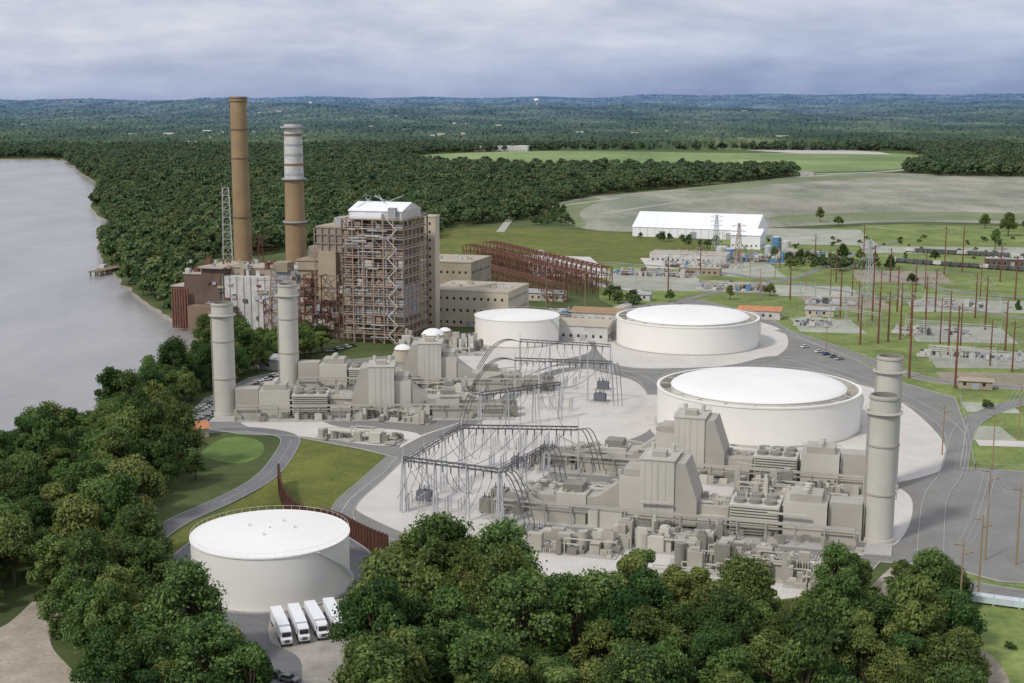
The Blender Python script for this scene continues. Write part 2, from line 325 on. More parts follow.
# ---------------------------------------------------------------- power units
def unit(u,v,rot,flip,seed):
    x0,y0=G(u,v); rr=random.Random(seed); mb=MB(); B=(beige,beige,beigeL,beige2)
    def bx(x,y,sx,sy,h,m=beige,z=0,**k): mb.box(x,y,z,sx,sy,h,m,**k)
    bx(55,0,118,27,.35,kerbm)
    bx(9,0,9,7,11,beige)
    bx(20,0,12,11,10.5,beigeL); bx(20,0,9,8,2.2,beige,10.5)
    for yy in (-3,0,3): mb.cyl(20,yy,12.7,1.0,1.4,beigeL,12)
    bx(34,-1,13,12,8.5,beige2)
    for k in range(9):
        for s in (-1,1): mb.box(34,-1+s*6.2,.9+k*.85,13.2,.5,.35,beigeL)
        mb.box(27.4,-1,.9+k*.85,.5,12.2,.35,beigeL); mb.box(40.6,-1,.9+k*.85,.5,12.2,.35,beigeL)
    bx(34,-1,14,13,.7,beigeL,8.5)
    for i in range(3):
        for j in range(2): mb.cyl(29.7+i*4.3,-4+j*6,9.2,1.8,1.1,beige2,16)
    bx(46,2,9,12,7,beige); bx(46,-6,8,4,4.5,beigeL)
    mb.prof([(50.5,1),(57,1),(57,19.5),(54,19.5),(50.5,9)],-6,6,beige)
    bx(62,0,10,13,20,beigeL); bx(62,0,10.6,13.6,.4,beigeL,20)
    for k in range(5): mb.box(62,-6.55,1,.25,.14,18.6,beigeL) if k==0 else mb.box(57.6+k*2.0,-6.55,1,.25,.14,18.6,beigeL)
    bx(62,-2,4,4,1.6,beige,20.4); mb.cyl(59,3,20.4,.7,2.4,beigeL,12); mb.cyl(65,3,20.4,.7,2.4,beigeL,12)
    bx(70,1,7,11,14,beigeL); bx(70,1,5,9,2,beige,14)
    mb.prof([(73.5,.5),(84,.5),(84,6.5),(80,7),(73.5,12)],-4,5,beige)
    bx(88,0,9,9,7.5,beigeL); bx(88,0,6,6,2.2,beige2,7.5); bx(97,1,9,8,6,beige); bx(106,0,7,9,4.5,beige2)
    bx(90,-9,16,4,3.6,beige); bx(76,-10,10,4,5,beigeL); bx(66,-10.5,7,3,3.2,beige2)
    bx(90,9,18,4,4.2,beige2); bx(24,9.5,18,4,4.4,beige); bx(10,-9,10,4,4,beige); bx(44,10,16,3.5,5.2,beigeL)
    for k in range(14):
        x=6+k*8
        mb.beam((x,-12.5,0),(x,-12.5,5.5),.3,beige); mb.beam((x,-9.8,0),(x,-9.8,5.5),.3,beige); mb.beam((x,-12.5,5.5),(x,-9.8,5.5),.3,beige); mb.beam((x,-12.5,4),(x,-9.8,4),.25,beige)
    for yy,zz,w in ((-12,5.9,.35),(-11.2,5.9,.28),(-10.4,5.95,.35),(-11.6,4.4,.3),(-10.6,4.4,.28)): mb.beam((6,yy,zz),(110,yy,zz),w,beige)
    for i in range(7):
        x=rr.uniform(70,106); mb.cyl(x,rr.choice((6,7,-6.5)),0,rr.uniform(.8,1.4),rr.uniform(3,7),rr.choice(B),14)
    for i in range(110):
        x=rr.uniform(3,112);y=rr.choice((-1,1))*rr.uniform(6.5,13); bx(x,y,rr.uniform(.6,3),rr.uniform(.6,2.4),rr.uniform(.6,3.2),rr.choice(B))
    for i in range(50):
        x,y=rr.choice([(20,0),(34,-1),(46,2),(88,0),(97,1),(70,1)]); z={20:10.5,34:9.2,46:7,88:7.5,97:6,70:14}[x]
        bx(x+rr.uniform(-4,4),y+rr.uniform(-4,4),rr.uniform(.4,2.0),rr.uniform(.4,1.6),rr.uniform(.4,1.7),rr.choice(B),z)
    for i in range(14):
        x=rr.uniform(8,100); y=rr.uniform(-8,8); mb.beam((x,y,rr.uniform(4,9)),(x+rr.uniform(8,16),y,rr.uniform(4,9)),.5,beigeL)
    for (x,y,z,sx,sy) in ((62,0,20.4,10,13),(20,0,10.5,12,11),(70,1,14,7,11)):
        for a,b,c,d in ((-1,-1,1,-1),(1,-1,1,1),(1,1,-1,1),(-1,1,-1,-1)):
            for hh in (.6,1.1): mb.beam((x+a*sx/2,y+b*sy/2,z+hh),(x+c*sx/2,y+d*sy/2,z+hh),.07,beige)
    # dark open bay with duct internals in the casing foot
    bx(67.3,-2,.2,5,8,dark,.5); bx(85,-4.7,7,.15,3,beige2,1)
    for i in (0,1):
        x=113; y=-6+i*11
        bx(x,y,5,4,4,beige2,.4)
        for k in range(8): mb.box(x-2+k*.6,y+2.6,.8,.2,1.0,3.2,beige2)
        for k in (-1.4,0,1.4): mb.cyl(x+k,y,4.4,.22,1.8,dark,8,.12)
    if flip:
        mb.v=[(-a,b,c) for a,b,c in mb.v]; mb.f=[f[::-1] for f in mb.f]
    return mb.obj('power_generation_unit',(x0,y0,.15),rot)
RT=math.radians(-17)
unit(878,541,RT,True,1); unit(884,488,RT,True,2)
unit(226,415,math.radians(2),False,3); unit(290,386,math.radians(-2),False,4)
def process_block(u,v,rot,w,d,seed,n=40,hm=8,name='process_equipment',cols=None):
    x,y=G(u,v); rr=random.Random(seed); mb=MB(); mb.box(0,0,0,w,d,.3,kerbm); B=cols or (beige,beige,beigeL,beige2)
    for i in range(int(n*1.9)):
        a=rr.uniform(-.46,.46)*w;b=rr.uniform(-.44,.44)*d;h=rr.uniform(.15,1)**2.2*hm+.7; sx=rr.uniform(.8,4.5);sy=rr.uniform(.8,3.5)
        q=rr.random()
        if q<.2: mb.cyl(a,b,.3,rr.uniform(.4,1.5),h,rr.choice(B),14)
        elif q<.3:
            for s in range(5): mb.box(a+s*.7,b,.3,.25,2.4,h*.6,rr.choice(B))
        else:
            mb.box(a,b,.3,sx,sy,h,rr.choice(B))
            if rr.random()<.5: mb.box(a,b,.3+h,sx*.6,sy*.6,rr.uniform(.3,1.2),rr.choice(B))
    for i in range(14):
        a=rr.uniform(-.45,.1)*w;b=rr.uniform(-.44,.44)*d;z=rr.uniform(2,5); e=a+rr.uniform(6,.3*w+6); mb.beam((a,b,z),(min(e,w/2),b,z),.3,beigeL); mb.beam((a,b,0),(a,b,z),.3,beigeL)
    return mb.obj(name,(x,y,.15),rot)
process_block(745,570,RT,40,16,5,45,7); process_block(600,500,RT,42,14,6,40,5); process_block(790,498,RT,36,12,7,40,7)
process_block(560,548,RT,34,12,8,34,5); process_block(395,418,RT,34,16,9,34,5); process_block(442,392,RT,30,22,10,40,5)
process_block(275,408,0,40,14,11,30,6); process_block(440,352,0,46,24,12,40,10); process_block(360,440,RT,34,8,13,22,3.5); process_block(670,548,RT,30,12,14,34,7)
process_block(820,585,RT,18,10,15,20,4); process_block(690,590,RT,36,8,16,24,4)
def building(name,u,v,w,d,h,rot=0,wall=tan,roof=tanroof,gable=0,rows=1,win=True,extras=True):
    x,y=G(u,v); mb=MB(); mb.box(0,0,0,w,d,h,wall)
    if gable: mb.gable(0,0,h+.01,w,d,gable,roof,0,.7,wall)
    else:
        mb.box(0,0,h,w+.6,d+.6,.6,wall); mb.box(0,0,h+.6,w-.6,d-.6,.12,roof)
        if extras:
            rr=random.Random(int(u*7+v))
            for i in range(9): mb.box(rr.uniform(-.4,.4)*w,rr.uniform(-.35,.35)*d,h+.7,rr.uniform(1,3),rr.uniform(1,3),rr.uniform(.6,1.8),rr.choice((grey,whiteP,tanroof)))
    if win:
        for r_ in range(rows):
            z=1.2+r_*h/rows+.1*h/rows; hh=min(1.5,h/rows*.4)
            k=-w/2+2.5
            while k<w/2-2:
                for s in (-1,1): mb.box(k,s*(d/2+.04),z,1.3,.1,hh,glassd)
                k+=4
            k=-d/2+2.5
            while k<d/2-2:
                for s in (-1,1): mb.box(s*(w/2+.04),k,z,.1,1.3,hh,glassd)
                k+=4
        mb.box(0,-d/2-.06,0,3,.14,min(3.5,h*.8),greyroof)
    return mb.obj(name,(x,y,0.1),rot)
# ---------------------------------------------------------------- old power station
core=M('boiler_casing',(.34,.30,.26),(.21,.18,.155),.15,.9)
def frame_tower(u,v,w,d,h,rot):
    x,y=G(u,v); mb=MB(); rr=random.Random(5)
    mb.box(0,0,0,w*.7,d*.7,h*.92,core); mb.box(2,-3,h*.2,w*.78,d*.7,h*.25,greyroof); mb.box(-3,2,h*.62,w*.8,d*.76,h*.28,tan)
    nx=6; nf=13
    for i in range(nx+1):
        a=-w/2+w*i/nx
        for s in (-1,1):
            mb.beam((a,s*d/2,0),(a,s*d/2,h),.6,rustT); mb.beam((s*w/2,-d/2+d*i/nx,0),(s*w/2,-d/2+d*i/nx,h),.6,rustT)
    for k in range(1,nf+1):
        z=h*k/nf
        for s in (-1,1):
            mb.beam((-w/2,s*d/2,z),(w/2,s*d/2,z),.55,rustT); mb.beam((s*w/2,-d/2,z),(s*w/2,d/2,z),.55,rustT)
            mb.beam((-w/2,s*d/2,z+1.2),(w/2,s*d/2,z+1.2),.15,whiteP); mb.beam((s*w/2,-d/2,z+1.2),(s*w/2,d/2,z+1.2),.15,whiteP)
            mb.beam((-w/2,s*d/2,z-h/nf*.5),(w/2,s*d/2,z-h/nf*.5),.2,rustT)
        mb.box(0,0,z-.2,w*.96,d*.96,.15,tan if k%3 else greyroof)
        for i in range(nx):
            for side in (0,1):
                if rr.random()<.55:
                    a=-w/2+w*i/nx;b=a+w/nx; z0,z1=(z-h/nf,z) if rr.random()<.5 else (z,z-h/nf)
                    if side==0: mb.beam((a,-d/2,z0),(b,-d/2,z1),.3,rustT)
                    else: mb.beam((-w/2,a*d/w,z0),(-w/2,b*d/w,z1),.3,rustT)
                if rr.random()<.6:
                    a=-w/2+w*(i+rr.uniform(.3,.7))/nx; mm=rr.choice((core,whiteP,greyroof,tan,tan,brick,core,rustT)); hh=h/nf*rr.uniform(.3,.85); ww=w/nx*rr.uniform(.35,.95)
                    if side==0: mb.box(a,-d/2+2.2,z-h/nf*.95,ww,3,hh,mm)
                    else: mb.box(-w/2+2.2,a*d/w,z-h/nf*.95,3,ww,hh,mm)
    for i in range(16):
        a=rr.uniform(-.45,.45)*w; z0=rr.uniform(0,.5)*h; mb.cyl(a,-d/2+1.2,z0,rr.uniform(.3,.7),rr.uniform(.2,.5)*h,rr.choice((grey,whiteP,rustT,tan)),10)
    for i in range(26):
        z=rr.uniform(.05,.95)*h; a=rr.uniform(-.5,.2)*w; mb.beam((a,-d/2-.4,z),(a+rr.uniform(4,12),-d/2-.4,z),.4,rr.choice((whiteP,grey,rustT)))
    for k in range(nf):
        s=1 if k%2 else -1; z=h*k/nf; mb.beam((w/2-6-2.5*s,-d/2-1.2,z),(w/2-6+2.5*s,-d/2-1.2,z+h/nf),.4,whiteP)
    mb.box(0,0,h,w*.86,d*.8,4,whiteP); mb.gable(0,0,h+4.01,w*.86,d*.8,4,fabric,0,.5,whiteP)
    mb.box(-w*.12,-d*.43,h,w*.5,3,3,fabric); mb.box(w*.3,-d*.43,h,4,3,6,greyroof); mb.box(-w*.5,0,h-6,4,14,7,whiteP)
    for i in range(8): mb.beam((rr.uniform(-.4,.4)*w,rr.uniform(-.3,.3)*d,h+5),(rr.uniform(-.4,.4)*w,0,h+rr.uniform(9,12)),.25,grey)
    return mb.obj('boiler_house',(x,y,0),rot)
frame_tower(387,338,34,34,64,RT)
def blk(u,v,items):
    x,y=G(u,v); mb=MB()
    for it in items: mb.box(*it)
    return mb,x,y
mb,x,y=blk(343,334,[(0,0,0,18,22,58,core),(0,0,58,19,23,1,tan),(-14,0,0,14,20,40,tan),(-14,0,40,15,21,1,rustT),(3,2,59,10,12,4,greyroof),(-2,-12,20,10,4,26,M('duct_tan',(.42,.34,.25),None,.1)),(-28,2,0,16,24,34,greyroof),(-30,-8,34,8,8,5,tan),(-14,3,41,9,9,6,core)])
for k in range(12):
    mb.beam((-10,-11.4,4+k*4.6),(10,-11.4,4+k*4.6),.5,rustT)
    if k<8: mb.beam((-21,-10.5,3+k*4.6),(-7,-10.5,3+k*4.6),.4,rust)
for k in range(6): mb.beam((-10+k*4,-11.6,0),(-10+k*4,-11.6,58),.5,rustT)
rr=random.Random(18)
for k in range(60):
    mb.box(rr.uniform(-34,9),-12-rr.uniform(0,1.5),rr.uniform(2,32),rr.uniform(1,4),rr.uniform(.5,2),rr.uniform(.6,4),rr.choice((core,rust,whiteP,greyroof,tan,brick)))
mb.obj('boiler_annex',(x,y,0),RT)
mb,x,y=blk(433,330,[(0,0,0,6,7,62,cream),(0,0,62,6.6,7.6,1,cream)])
for k in range(13): mb.box(0,-3.55,4+k*4.5,1.0,.12,1.4,glassd)
mb.obj('stair_tower',(x,y,0),RT)
mb,x,y=blk(262,328,[(0,0,0,36,26,30,whiteP),(-22,2,0,14,30,34,brick),(20,4,0,18,26,26,brownD),(-34,6,0,14,34,30,brick),(-34,6,30,15,35,.8,tanroof),(0,4,30,30,20,4,tan),(0,4,34,31,21,.5,tanroof),(22,0,26,10,10,9,whiteP),(-22,0,34,15,31,.8,tanroof),(-20,-18,0,26,8,14,brownD),(-46,8,0,12,28,22,brick),(-46,8,22,13,29,.6,tanroof),(36,2,0,16,24,16,greyroof),(34,0,16,8,10,12,rust)])
for k in range(9): mb.beam((-16+k*4.2,-13.2,0),(-16+k*4.2,-13.2,30),.35,greyroof)
for k in range(7): mb.box(-46.0+k*1.6-1,-14,0,.8,.8,22,rust)
rr=random.Random(8)
for k in range(70): mb.box(rr.uniform(-48,40),rr.uniform(-12,12),rr.choice((30,34,26)),rr.uniform(.7,3.4),rr.uniform(.7,3.4),rr.uniform(.8,4.5),rr.choice((greyroof,whiteP,rust,tan)))
for k in range(50):
    a=rr.uniform(-28,40); z=rr.uniform(5,28); mb.box(a,-13.4,z,rr.uniform(.6,4),1,rr.uniform(.6,2.5),rr.choice((dark,greyroof,rust,whiteP,tan)))
for k in range(12): mb.cyl(rr.uniform(-40,36),rr.uniform(-8,8),30,.5,rr.uniform(4,9),rr.choice((grey,whiteP,rust)),8)
mb.obj('old_power_station_hall',(x,y,0),RT)
for (u,v,w,h) in [(300,334,14,24),(318,338,10,34),(276,350,8,26),(440,300,10,20)]:
    mb=MB()
    for i in range(2): mb.lattice(i*w,0,0,w,h,max(3,int(h/6)),rust,.45)
    x,y=G(u,v); mb.obj('steel_pipe_rack',(x,y,0),RT)
def chimney(u,v,h,r0,r1,mat,top=None):
    x,y=G(u,v); mb=MB(); N=32
    mb.lathe(0,0,[(r0,0),(r0+(r1-r0)*.5,h*.5),(r1,h*.97 if not top else h)],mat,N)
    if top:
        mb.lathe(0,0,[(r1+.08+ (r0-r1)*.28,h*.72),(r1+.08,h+.01)],top,N)
        for z in (.74,.79,.84,.89,.94):
            zz=h*z; rr_=r1+(r0-r1)*(1-z)+.1; mb.lathe(0,0,[(rr_,zz),(rr_+.12,zz),(rr_+.12,zz+1.3),(rr_,zz+1.3)],brownD if z in(.79,.94) else greyroof,N,False)
        for zz in (h*.72,h-2,h*.5): mb.lathe(0,0,[(r1+.5,zz),(r1+2.2,zz),(r1+2.2,zz+.8),(r1+.5,zz+.8)],greyroof,N,False)
    else:
        mb.lathe(0,0,[(r1,h*.97),(r1+.7,h*.975),(r1+.7,h),(r1-.6,h),(r1-.6,h-5)],mat,N,False)
        mb.lathe(0,0,[(r1+.72,h-1.6),(r1+.8,h-1.6),(r1+.8,h-.8),(r1+.72,h-.8)],dark,N,False)
        for zz in (h*.33,h*.66,h*.82): mb.lathe(0,0,[(r0-(r0-r1)*zz/h,zz),(r0-(r0-r1)*zz/h+.7,zz),(r0-(r0-r1)*zz/h+.7,zz+.4)],brownD,N,False)
    mb.lathe(0,0,[(r1-.6,h-5),(0,h-5)],dark,N,False)
    mb.beam((-r0*.98,0,0),(-r1-.2,0,h),.5,dark)
    return mb.obj('chimney',(x,y,0))
chimney(244,275,128,6.6,5.8,brownC); chimney(298,318,111,6.6,4.9,brownC,whiteP)
def pylon(u,v,h,w,mat,arms=True,w2=1.0,bays=9):
    x,y=G(u,v); mb=MB(); mb.lattice(0,0,0,w,h,bays,mat,.3,w2)
    if arms:
        for z in (.7,.82,.94):
            mb.beam((-w*1.0,0,h*z),(w*1.0,0,h*z),.3,mat); mb.beam((-w*1.0,0,h*z),(0,0,h*z+2),.2,mat); mb.beam((w*1.0,0,h*z),(0,0,h*z+2),.2,mat)
    return mb.obj('lattice_tower',(x,y,0),.3)
pylon(229,290,68,7,whiteP,False,4,14); pylon(276,352,44,9,rustT,True,1.2,9); pylon(262,300,42,8,rust,True,1,9)
pylon(738,268,34,6,rustT); pylon(868,300,38,6,grey); pylon(716,250,30,6,grey)
building('turbine_hall',480,322,46,40,20,RT,cream,tanroof,rows=3)
building('turbine_hall',456,300,34,40,26,RT,tan,tanroof,rows=3)
building('workshop_building',588,338,26,22,8,RT,whiteP,tanroof,gable=2.5)
building('workshop_building',600,322,30,14,6,RT,whiteP,brownC,gable=2.5)
building('workshop_building',545,300,26,12,5,RT,cream,greyroof,gable=2)
building('workshop_building',690,262,60,24,7,RT,whiteP,tanroof)
building('workshop_building',760,318,24,12,5,RT,whiteP,orange,gable=2)
building('workshop_building',820,316,16,8,4,RT,cream,greyroof,gable=1.5)
building('workshop_building',700,275,30,10,5,RT,tan,tanroof)
building('workshop_building',640,300,14,8,4,RT,whiteP,greyroof,gable=1.5)
building('workshop_building',975,388,14,7,3.5,RT,tan,tan,gable=1.2)
building('workshop_building',1012,266,40,12,5,RT,brick,greyroof)
building('workshop_building',806,176,24,12,6,0,whiteP,greyroof)
building('workshop_building',268,368,16,10,5,RT,whiteP,greyroof,gable=2)
building('workshop_building',190,437,12,8,3.5,.5,cream,orange,gable=2.2)
building('workshop_building',178,446,7,6,3,.5,cream,orange,gable=1.8)
building('distribution_warehouse',502,151,150,60,14,-.1,whiteP,fabric,rows=1)
building('distribution_warehouse',352,158,120,40,8,0,whiteP,greyroof)
def rack(u0,v0,u1,v1,w,h,n):
    a=Vector(G(u0,v0));b=Vector(G(u1,v1));L=(b-a).length;mb=MB()
    for i in range(n+1):
        x=L*i/n
        for s in (-1,1): mb.beam((x,s*w/2,0),(x,s*w/2,h),.5,rust)
        for z in (h,h*.66,h*.33): mb.beam((x,-w/2,z),(x,w/2,z),.35,rust)
        if i<n:
            for s in (-1,1):
                for z in (h,h*.66,h*.33): mb.beam((x,s*w/2,z),(x+L/n,s*w/2,z),.35,rust)
                mb.beam((x,s*w/2,0 if i%2 else h),(x+L/n,s*w/2,h if i%2 else 0),.3,rust)
            mb.beam((x,-w/2,h),(x+L/n,w/2,h),.3,rust)
    for s in (-.3,0,.3): mb.beam((0,s*w,h+.4),(L,s*w,h+.4),.4,rust)
    return mb.obj('conveyor_rack',(a.x,a.y,0),math.atan2((b-a).y,(b-a).x))
rack(470,262,590,296,12,14,26); rack(490,260,604,290,12,15,26); rack(450,272,560,304,10,12,22)
for (u,v,r,h) in [(433,352,5.5,9),(403,361,4,6),(418,360,3.4,5),(445,346,3,8)]:
    x,y=G(u,v); mb=MB(); mb.cyl(0,0,0,r,h,cream,32,top=False); mb.lathe(0,0,[(r+.2,h),(r*.8,h+r*.3),(r*.4,h+r*.48),(0,h+r*.52)],tankroof,32); mb.lathe(0,0,[(r+.25,h-.4),(r+.25,h)],tan,32,False); mb.beam((r+.2,0,0),(r+.2,0,h),.5,grey); mb.obj('silo',(x,y,.1))
x,y=G(700,236); mb=MB(); w,d=118,52
mb.box(0,0,0,w,d,9,fabric)
mb.gable(0,0,9.01,w,d,13,fabric,0,.6,fabric)
for k in range(1,16):
    a=-w/2+w*k/16; mb.beam((a,-d/2-.7,9.02),(a,0,22.02),.22,fabric); mb.beam((a,-d/2-.1,0),(a,-d/2-.1,9),.3,whiteP)
for k in (-30,0,34): mb.box(k,-d/2-.1,0,6,.3,6,greyroof)
mb.box(w/2+.1,0,0,.3,8,7,greyroof)
mb.obj('fabric_warehouse',(x,y,0),math.radians(-22))
building('fabric_warehouse_annex',748,248,26,24,12,math.radians(-22),fabric,fabric,gable=5,rows=1)
for (u,v,r,h,mm) in [(776,250,4,11,blue),(786,252,3.5,9,whiteP),(768,256,3,8,grey),(722,258,5,9,whiteP),(730,259,4,8,blue)]:
    x,y=G(u,v); mb=MB(); mb.cyl(0,0,0,r,h,mm,24,top=False); mb.lathe(0,0,[(r,h),(r*.5,h+1),(0,h+1.3)],grey,24); mb.beam((r,0,0),(r,0,h),.4,dark); mb.obj('process_silo',(x,y,.1))
C2=(whiteP,greyroof,tan,blue,beigeL,brick)
process_block(760,262,RT,44,20,31,40,8,cols=C2); process_block(650,276,RT,60,14,32,40,5,cols=C2); process_block(700,268,RT,60,10,35,40,6,cols=C2); process_block(800,256,RT,50,12,36,30,5,cols=C2)
process_block(735,290,RT,50,18,33,30,4,'substation_equipment',C2); process_block(560,318,RT,40,10,34,30,4,cols=C2)
# ---------------------------------------------------------------- switchyard
def gantry(pu,qu,n,h,name='switchyard_gantry',leg=None,top=None,drops=True,k0=1.0):
    leg=leg or grey; top=top or dark
    a=Vector(G(*pu));b=Vector(G(*qu));L=(b-a).length;mb=MB()
    for i in range(n):
        x=L*i/(n-1)
        for s in (-1,1): mb.beam((x,s*1.3,0),(x,s*.4,h),.36*k0,leg)
        mb.beam((x,-.8,h*.5),(x,.8,h*.5),.2*k0,leg)
        mb.beam((x,0,h),(x,0,h+3),.2*k0,leg)
        if i<n-1:
            x2=L*(i+1)/(n-1)
            for s in (-.5,.5):
                mb.beam((x,s,h),(x2,s,h),.22*k0,top); mb.beam((x,s,h-1.1),(x2,s,h-1.1),.2*k0,top)
            m=6
            for k in range(m):
                xa=x+(x2-x)*k/m;xb=x+(x2-x)*(k+1)/m; mb.beam((xa,0,h if k%2 else h-1.1),(xb,0,h-1.1 if k%2 else h),.14*k0,top)
            if drops:
                for t in (.25,.5,.75):
                    xi=x+(x2-x)*t; mb.cyl(xi,0,h-3.2,.2,2,dark,8)
                    s=1 if i%2 else -1; mb.cable((xi,0,h-3.2),(xi+1.0*s,s*7,6.0),1.0,.1,dark,5)
    return mb.obj(name,(a.x,a.y,.15),math.atan2((b-a).y,(b-a).x)),a,b
Gs=[((404,512),(500,526),4,17),((404,512),(462,472),4,16),((462,472),(578,474),5,16),((500,526),(546,498),3,17),((480,432),(560,420),4,15),((515,398),(612,402),5,17),((520,374),(610,380),4,16)]
ends=[]
for p,q,n_,h_ in Gs:
    o,a,b=gantry(p,q,n_,h_); ends.append((a,b,h_))
mb=MB()
def span(i,j,m=3):
    a,b,h1=ends[i];c,d,h2=ends[j]
    for k in range(m):
        t=(k+.5)/m;p=a.lerp(b,t);q=c.lerp(d,t); mb.cable((p.x,p.y,h1-1),(q.x,q.y,h2-1),4.0,.13,dark,10)
span(0,2,5); span(2,4,5); span(4,5,5); span(5,6,5)
mb.obj('overhead_conductors',(0,0,0))
def downlead(pu,qu,h1,h2,n=3):
    a=Vector(G(*pu));b=Vector(G(*qu)); mb=MB(); d=(b-a).normalized(); nn=Vector((-d.y,d.x))
    for k in range(n):
        o=nn*(k-(n-1)/2)*1.6; pr=None
        for i in range(11):
            t=i/10; z=h1+(h2-h1)*t**2.4+ (2.5*math.sin(math.pi*t) if t<1 else 0); p=Vector((a.x+o.x+(b.x-a.x)*t,a.y+o.y+(b.y-a.y)*t,z))
            if pr: mb.beam(pr,p,.24,dark)
            pr=p
    mb.obj('bus_conductor',(0,0,0))
downlead((500,526),(530,538),16,4); downlead((546,498),(564,510),16,4); downlead((578,474),(600,486),15,5); downlead((480,432),(462,438),14,4); downlead((515,398),(470,402),16,4); downlead((612,402),(618,416),16,4); downlead((520,374),(478,378),15,4)
def yard_cluster(u,v,seed,n=6,name='circuit_breaker_group'):
    x,y=G(u,v);mb=MB()
    for i in range(n):
        for k in range(3):
            a=i*4.2-n*2;b=k*2.6-2.6
            mb.box(a,b,0,.35,.35,2.6,grey); mb.cyl(a,b,2.6,.18,2.0,greyroof,8,.14); mb.box(a,b,4.6,.7,.25,.2,grey)
        mb.beam((i*4.2-n*2,-3,4.9),(i*4.2-n*2,3,4.9),.12,grey)
    mb.obj(name,(x,y,.15),RT)
for i,(u,v) in enumerate([(440,512),(455,492),(520,470),(545,448),(500,450),(560,410),(560,388)]): yard_cluster(u,v,i,4 if i%2 else 5)
def transformer(u,v,s=1):
    x,y=G(u,v);mb=MB(); mb.box(0,0,0,9*s,7*s,.4,kerbm); mb.box(0,0,.4,6*s,3.6*s,4*s,M('transformer_grey',(.16,.17,.185),None,.3))
    for k in range(9): mb.box((-2.4+k*.6)*s,2.4*s,.8,.2,1.2*s,3*s,greyroof)
    mb.lathe(0,0,[(0,4.8*s),(.8*s,5*s),(.8*s,6*s),(0,6.2*s)],grey,12)
    for k in (-2,0,2): mb.cyl(k*s,-.6*s,4.4*s,.3*s,2.6*s,dark,8,.15*s)
    mb.obj('power_transformer',(x,y,.15),RT)
for u,v in [(519,468),(425,502),(600,402),(603,390),(636,300),(540,542),(572,512)]: transformer(u,v,.8)
# ---------------------------------------------------------------- monopoles
def pole(u,v,h,mat=None,arms=3,r=.55):
    mat=mat or poler
    x,y=G(u,v);mb=MB(); mb.cyl(0,0,0,r,h,mat,10,r*.55)
    for k in range(arms):
        z=h*(.96-.09*k); s=1 if k%2 else -1
        mb.beam((0,0,z-.5),(s*2.6,0,z),.25,mat); mb.cyl(s*2.6,0,z-1.4,.14,1.4,greyroof,6)
    mb.obj('utility_pole',(x,y,0),.2); return Vector((x,y,h))
pp=[(955,388,36),(909,378,38),(948,356,32),(900,340,30),(888,342,27),(878,344,27),(863,268,34),(944,275,36),(962,272,34),(872,322,44),(840,318,30),(925,330,30),(985,330,30),(1005,352,26),(975,318,26),(860,345,26),(700,285,28),(668,292,24),(836,282,24),(890,282,24),(1015,300,28),(1000,282,26),(815,262,22),(790,300,22),(935,312,26),(915,300,24),(897,312,28)]
tops=[pole(*p) for p in pp]
for p in [(958,640,24),(985,560,26),(1016,565,22),(978,600,22),(942,455,18),(992,470,20),(1018,440,22)]: tops.append(pole(*p,mat=brownC,arms=2,r=.25))
for p in [(585,310,26),(610,300,20),(546,312,22),(566,270,22),(760,300,20),(775,278,24),(806,290,22),(750,275,22),(826,350,16),(722,262,24)]: pole(*p,mat=brownC,arms=2,r=.3)
for p in [(830,300,26),(852,296,24),(910,336,28),(940,344,24),(960,352,24),(990,366,22),(1012,372,24),(880,312,26),(858,322,24),(780,268,22),(925,288,24),(980,300,24)]: pole(*p,arms=2,r=.42)
mb=MB()
for i,j in ((0,1),(1,3),(3,4),(4,5),(0,2),(2,11),(11,12),(9,10),(9,14),(6,7),(7,8),(12,13),(20,21),(24,25),(25,26),(10,17),(17,16),(27,28),(28,29),(32,33)):
    for o in (0,1.6,-1.6): mb.cable(tops[i]+Vector((o,0,-1)),tops[j]+Vector((o,0,-1)),3,.09,greyroof,8)
mb.obj('power_lines',(0,0,0))
for i,(p,q,n_,h_) in enumerate([((800,300),(860,306),5,9),((830,322),(880,330),4,9),((905,336),(1000,344),6,9),((930,362),(1040,372),6,8),((620,282),(700,286),6,8),((900,306),(1000,312),5,8)]): gantry(p,q,n_,h_,'substation_gantry',grey,grey,False,.7)
for (u,v,w_,s_) in [(930,334,40,51),(970,358,50,52),(830,304,30,53),(950,306,46,54),(815,326,24,55)]: process_block(u,v,RT,w_,9,s_,16,3,'substation_equipment',(greyroof,grey,whiteP,dark))
def row_wagons(u0,v0,u1,v1,n):
    a=Vector(G(u0,v0));b=Vector(G(u1,v1));L=(b-a).length;mb=MB();s=L/n
    for i in range(n):
        x=s*(i+.5); mb.box(x,0,1,s*.9,3,2.6,dark if i%5 else whiteP,tx=1,ty=1.05); mb.box(x,0,.7,s*.8,1.6,.3,rust)
        for k in (-.32,.32):
            for yy in (-1.2,1.2): mb.box(x+s*k,yy,.1,1.6,.3,.9,rubber)
    for yy in (-.75,.75): mb.beam((0,yy,.08),(L,yy,.08),.16,rust)
    mb.obj('freight_train',(a.x,a.y,.05),math.atan2((b-a).y,(b-a).x))
row_wagons(888,262,1100,277,22); row_wagons(905,252,1100,262,18)
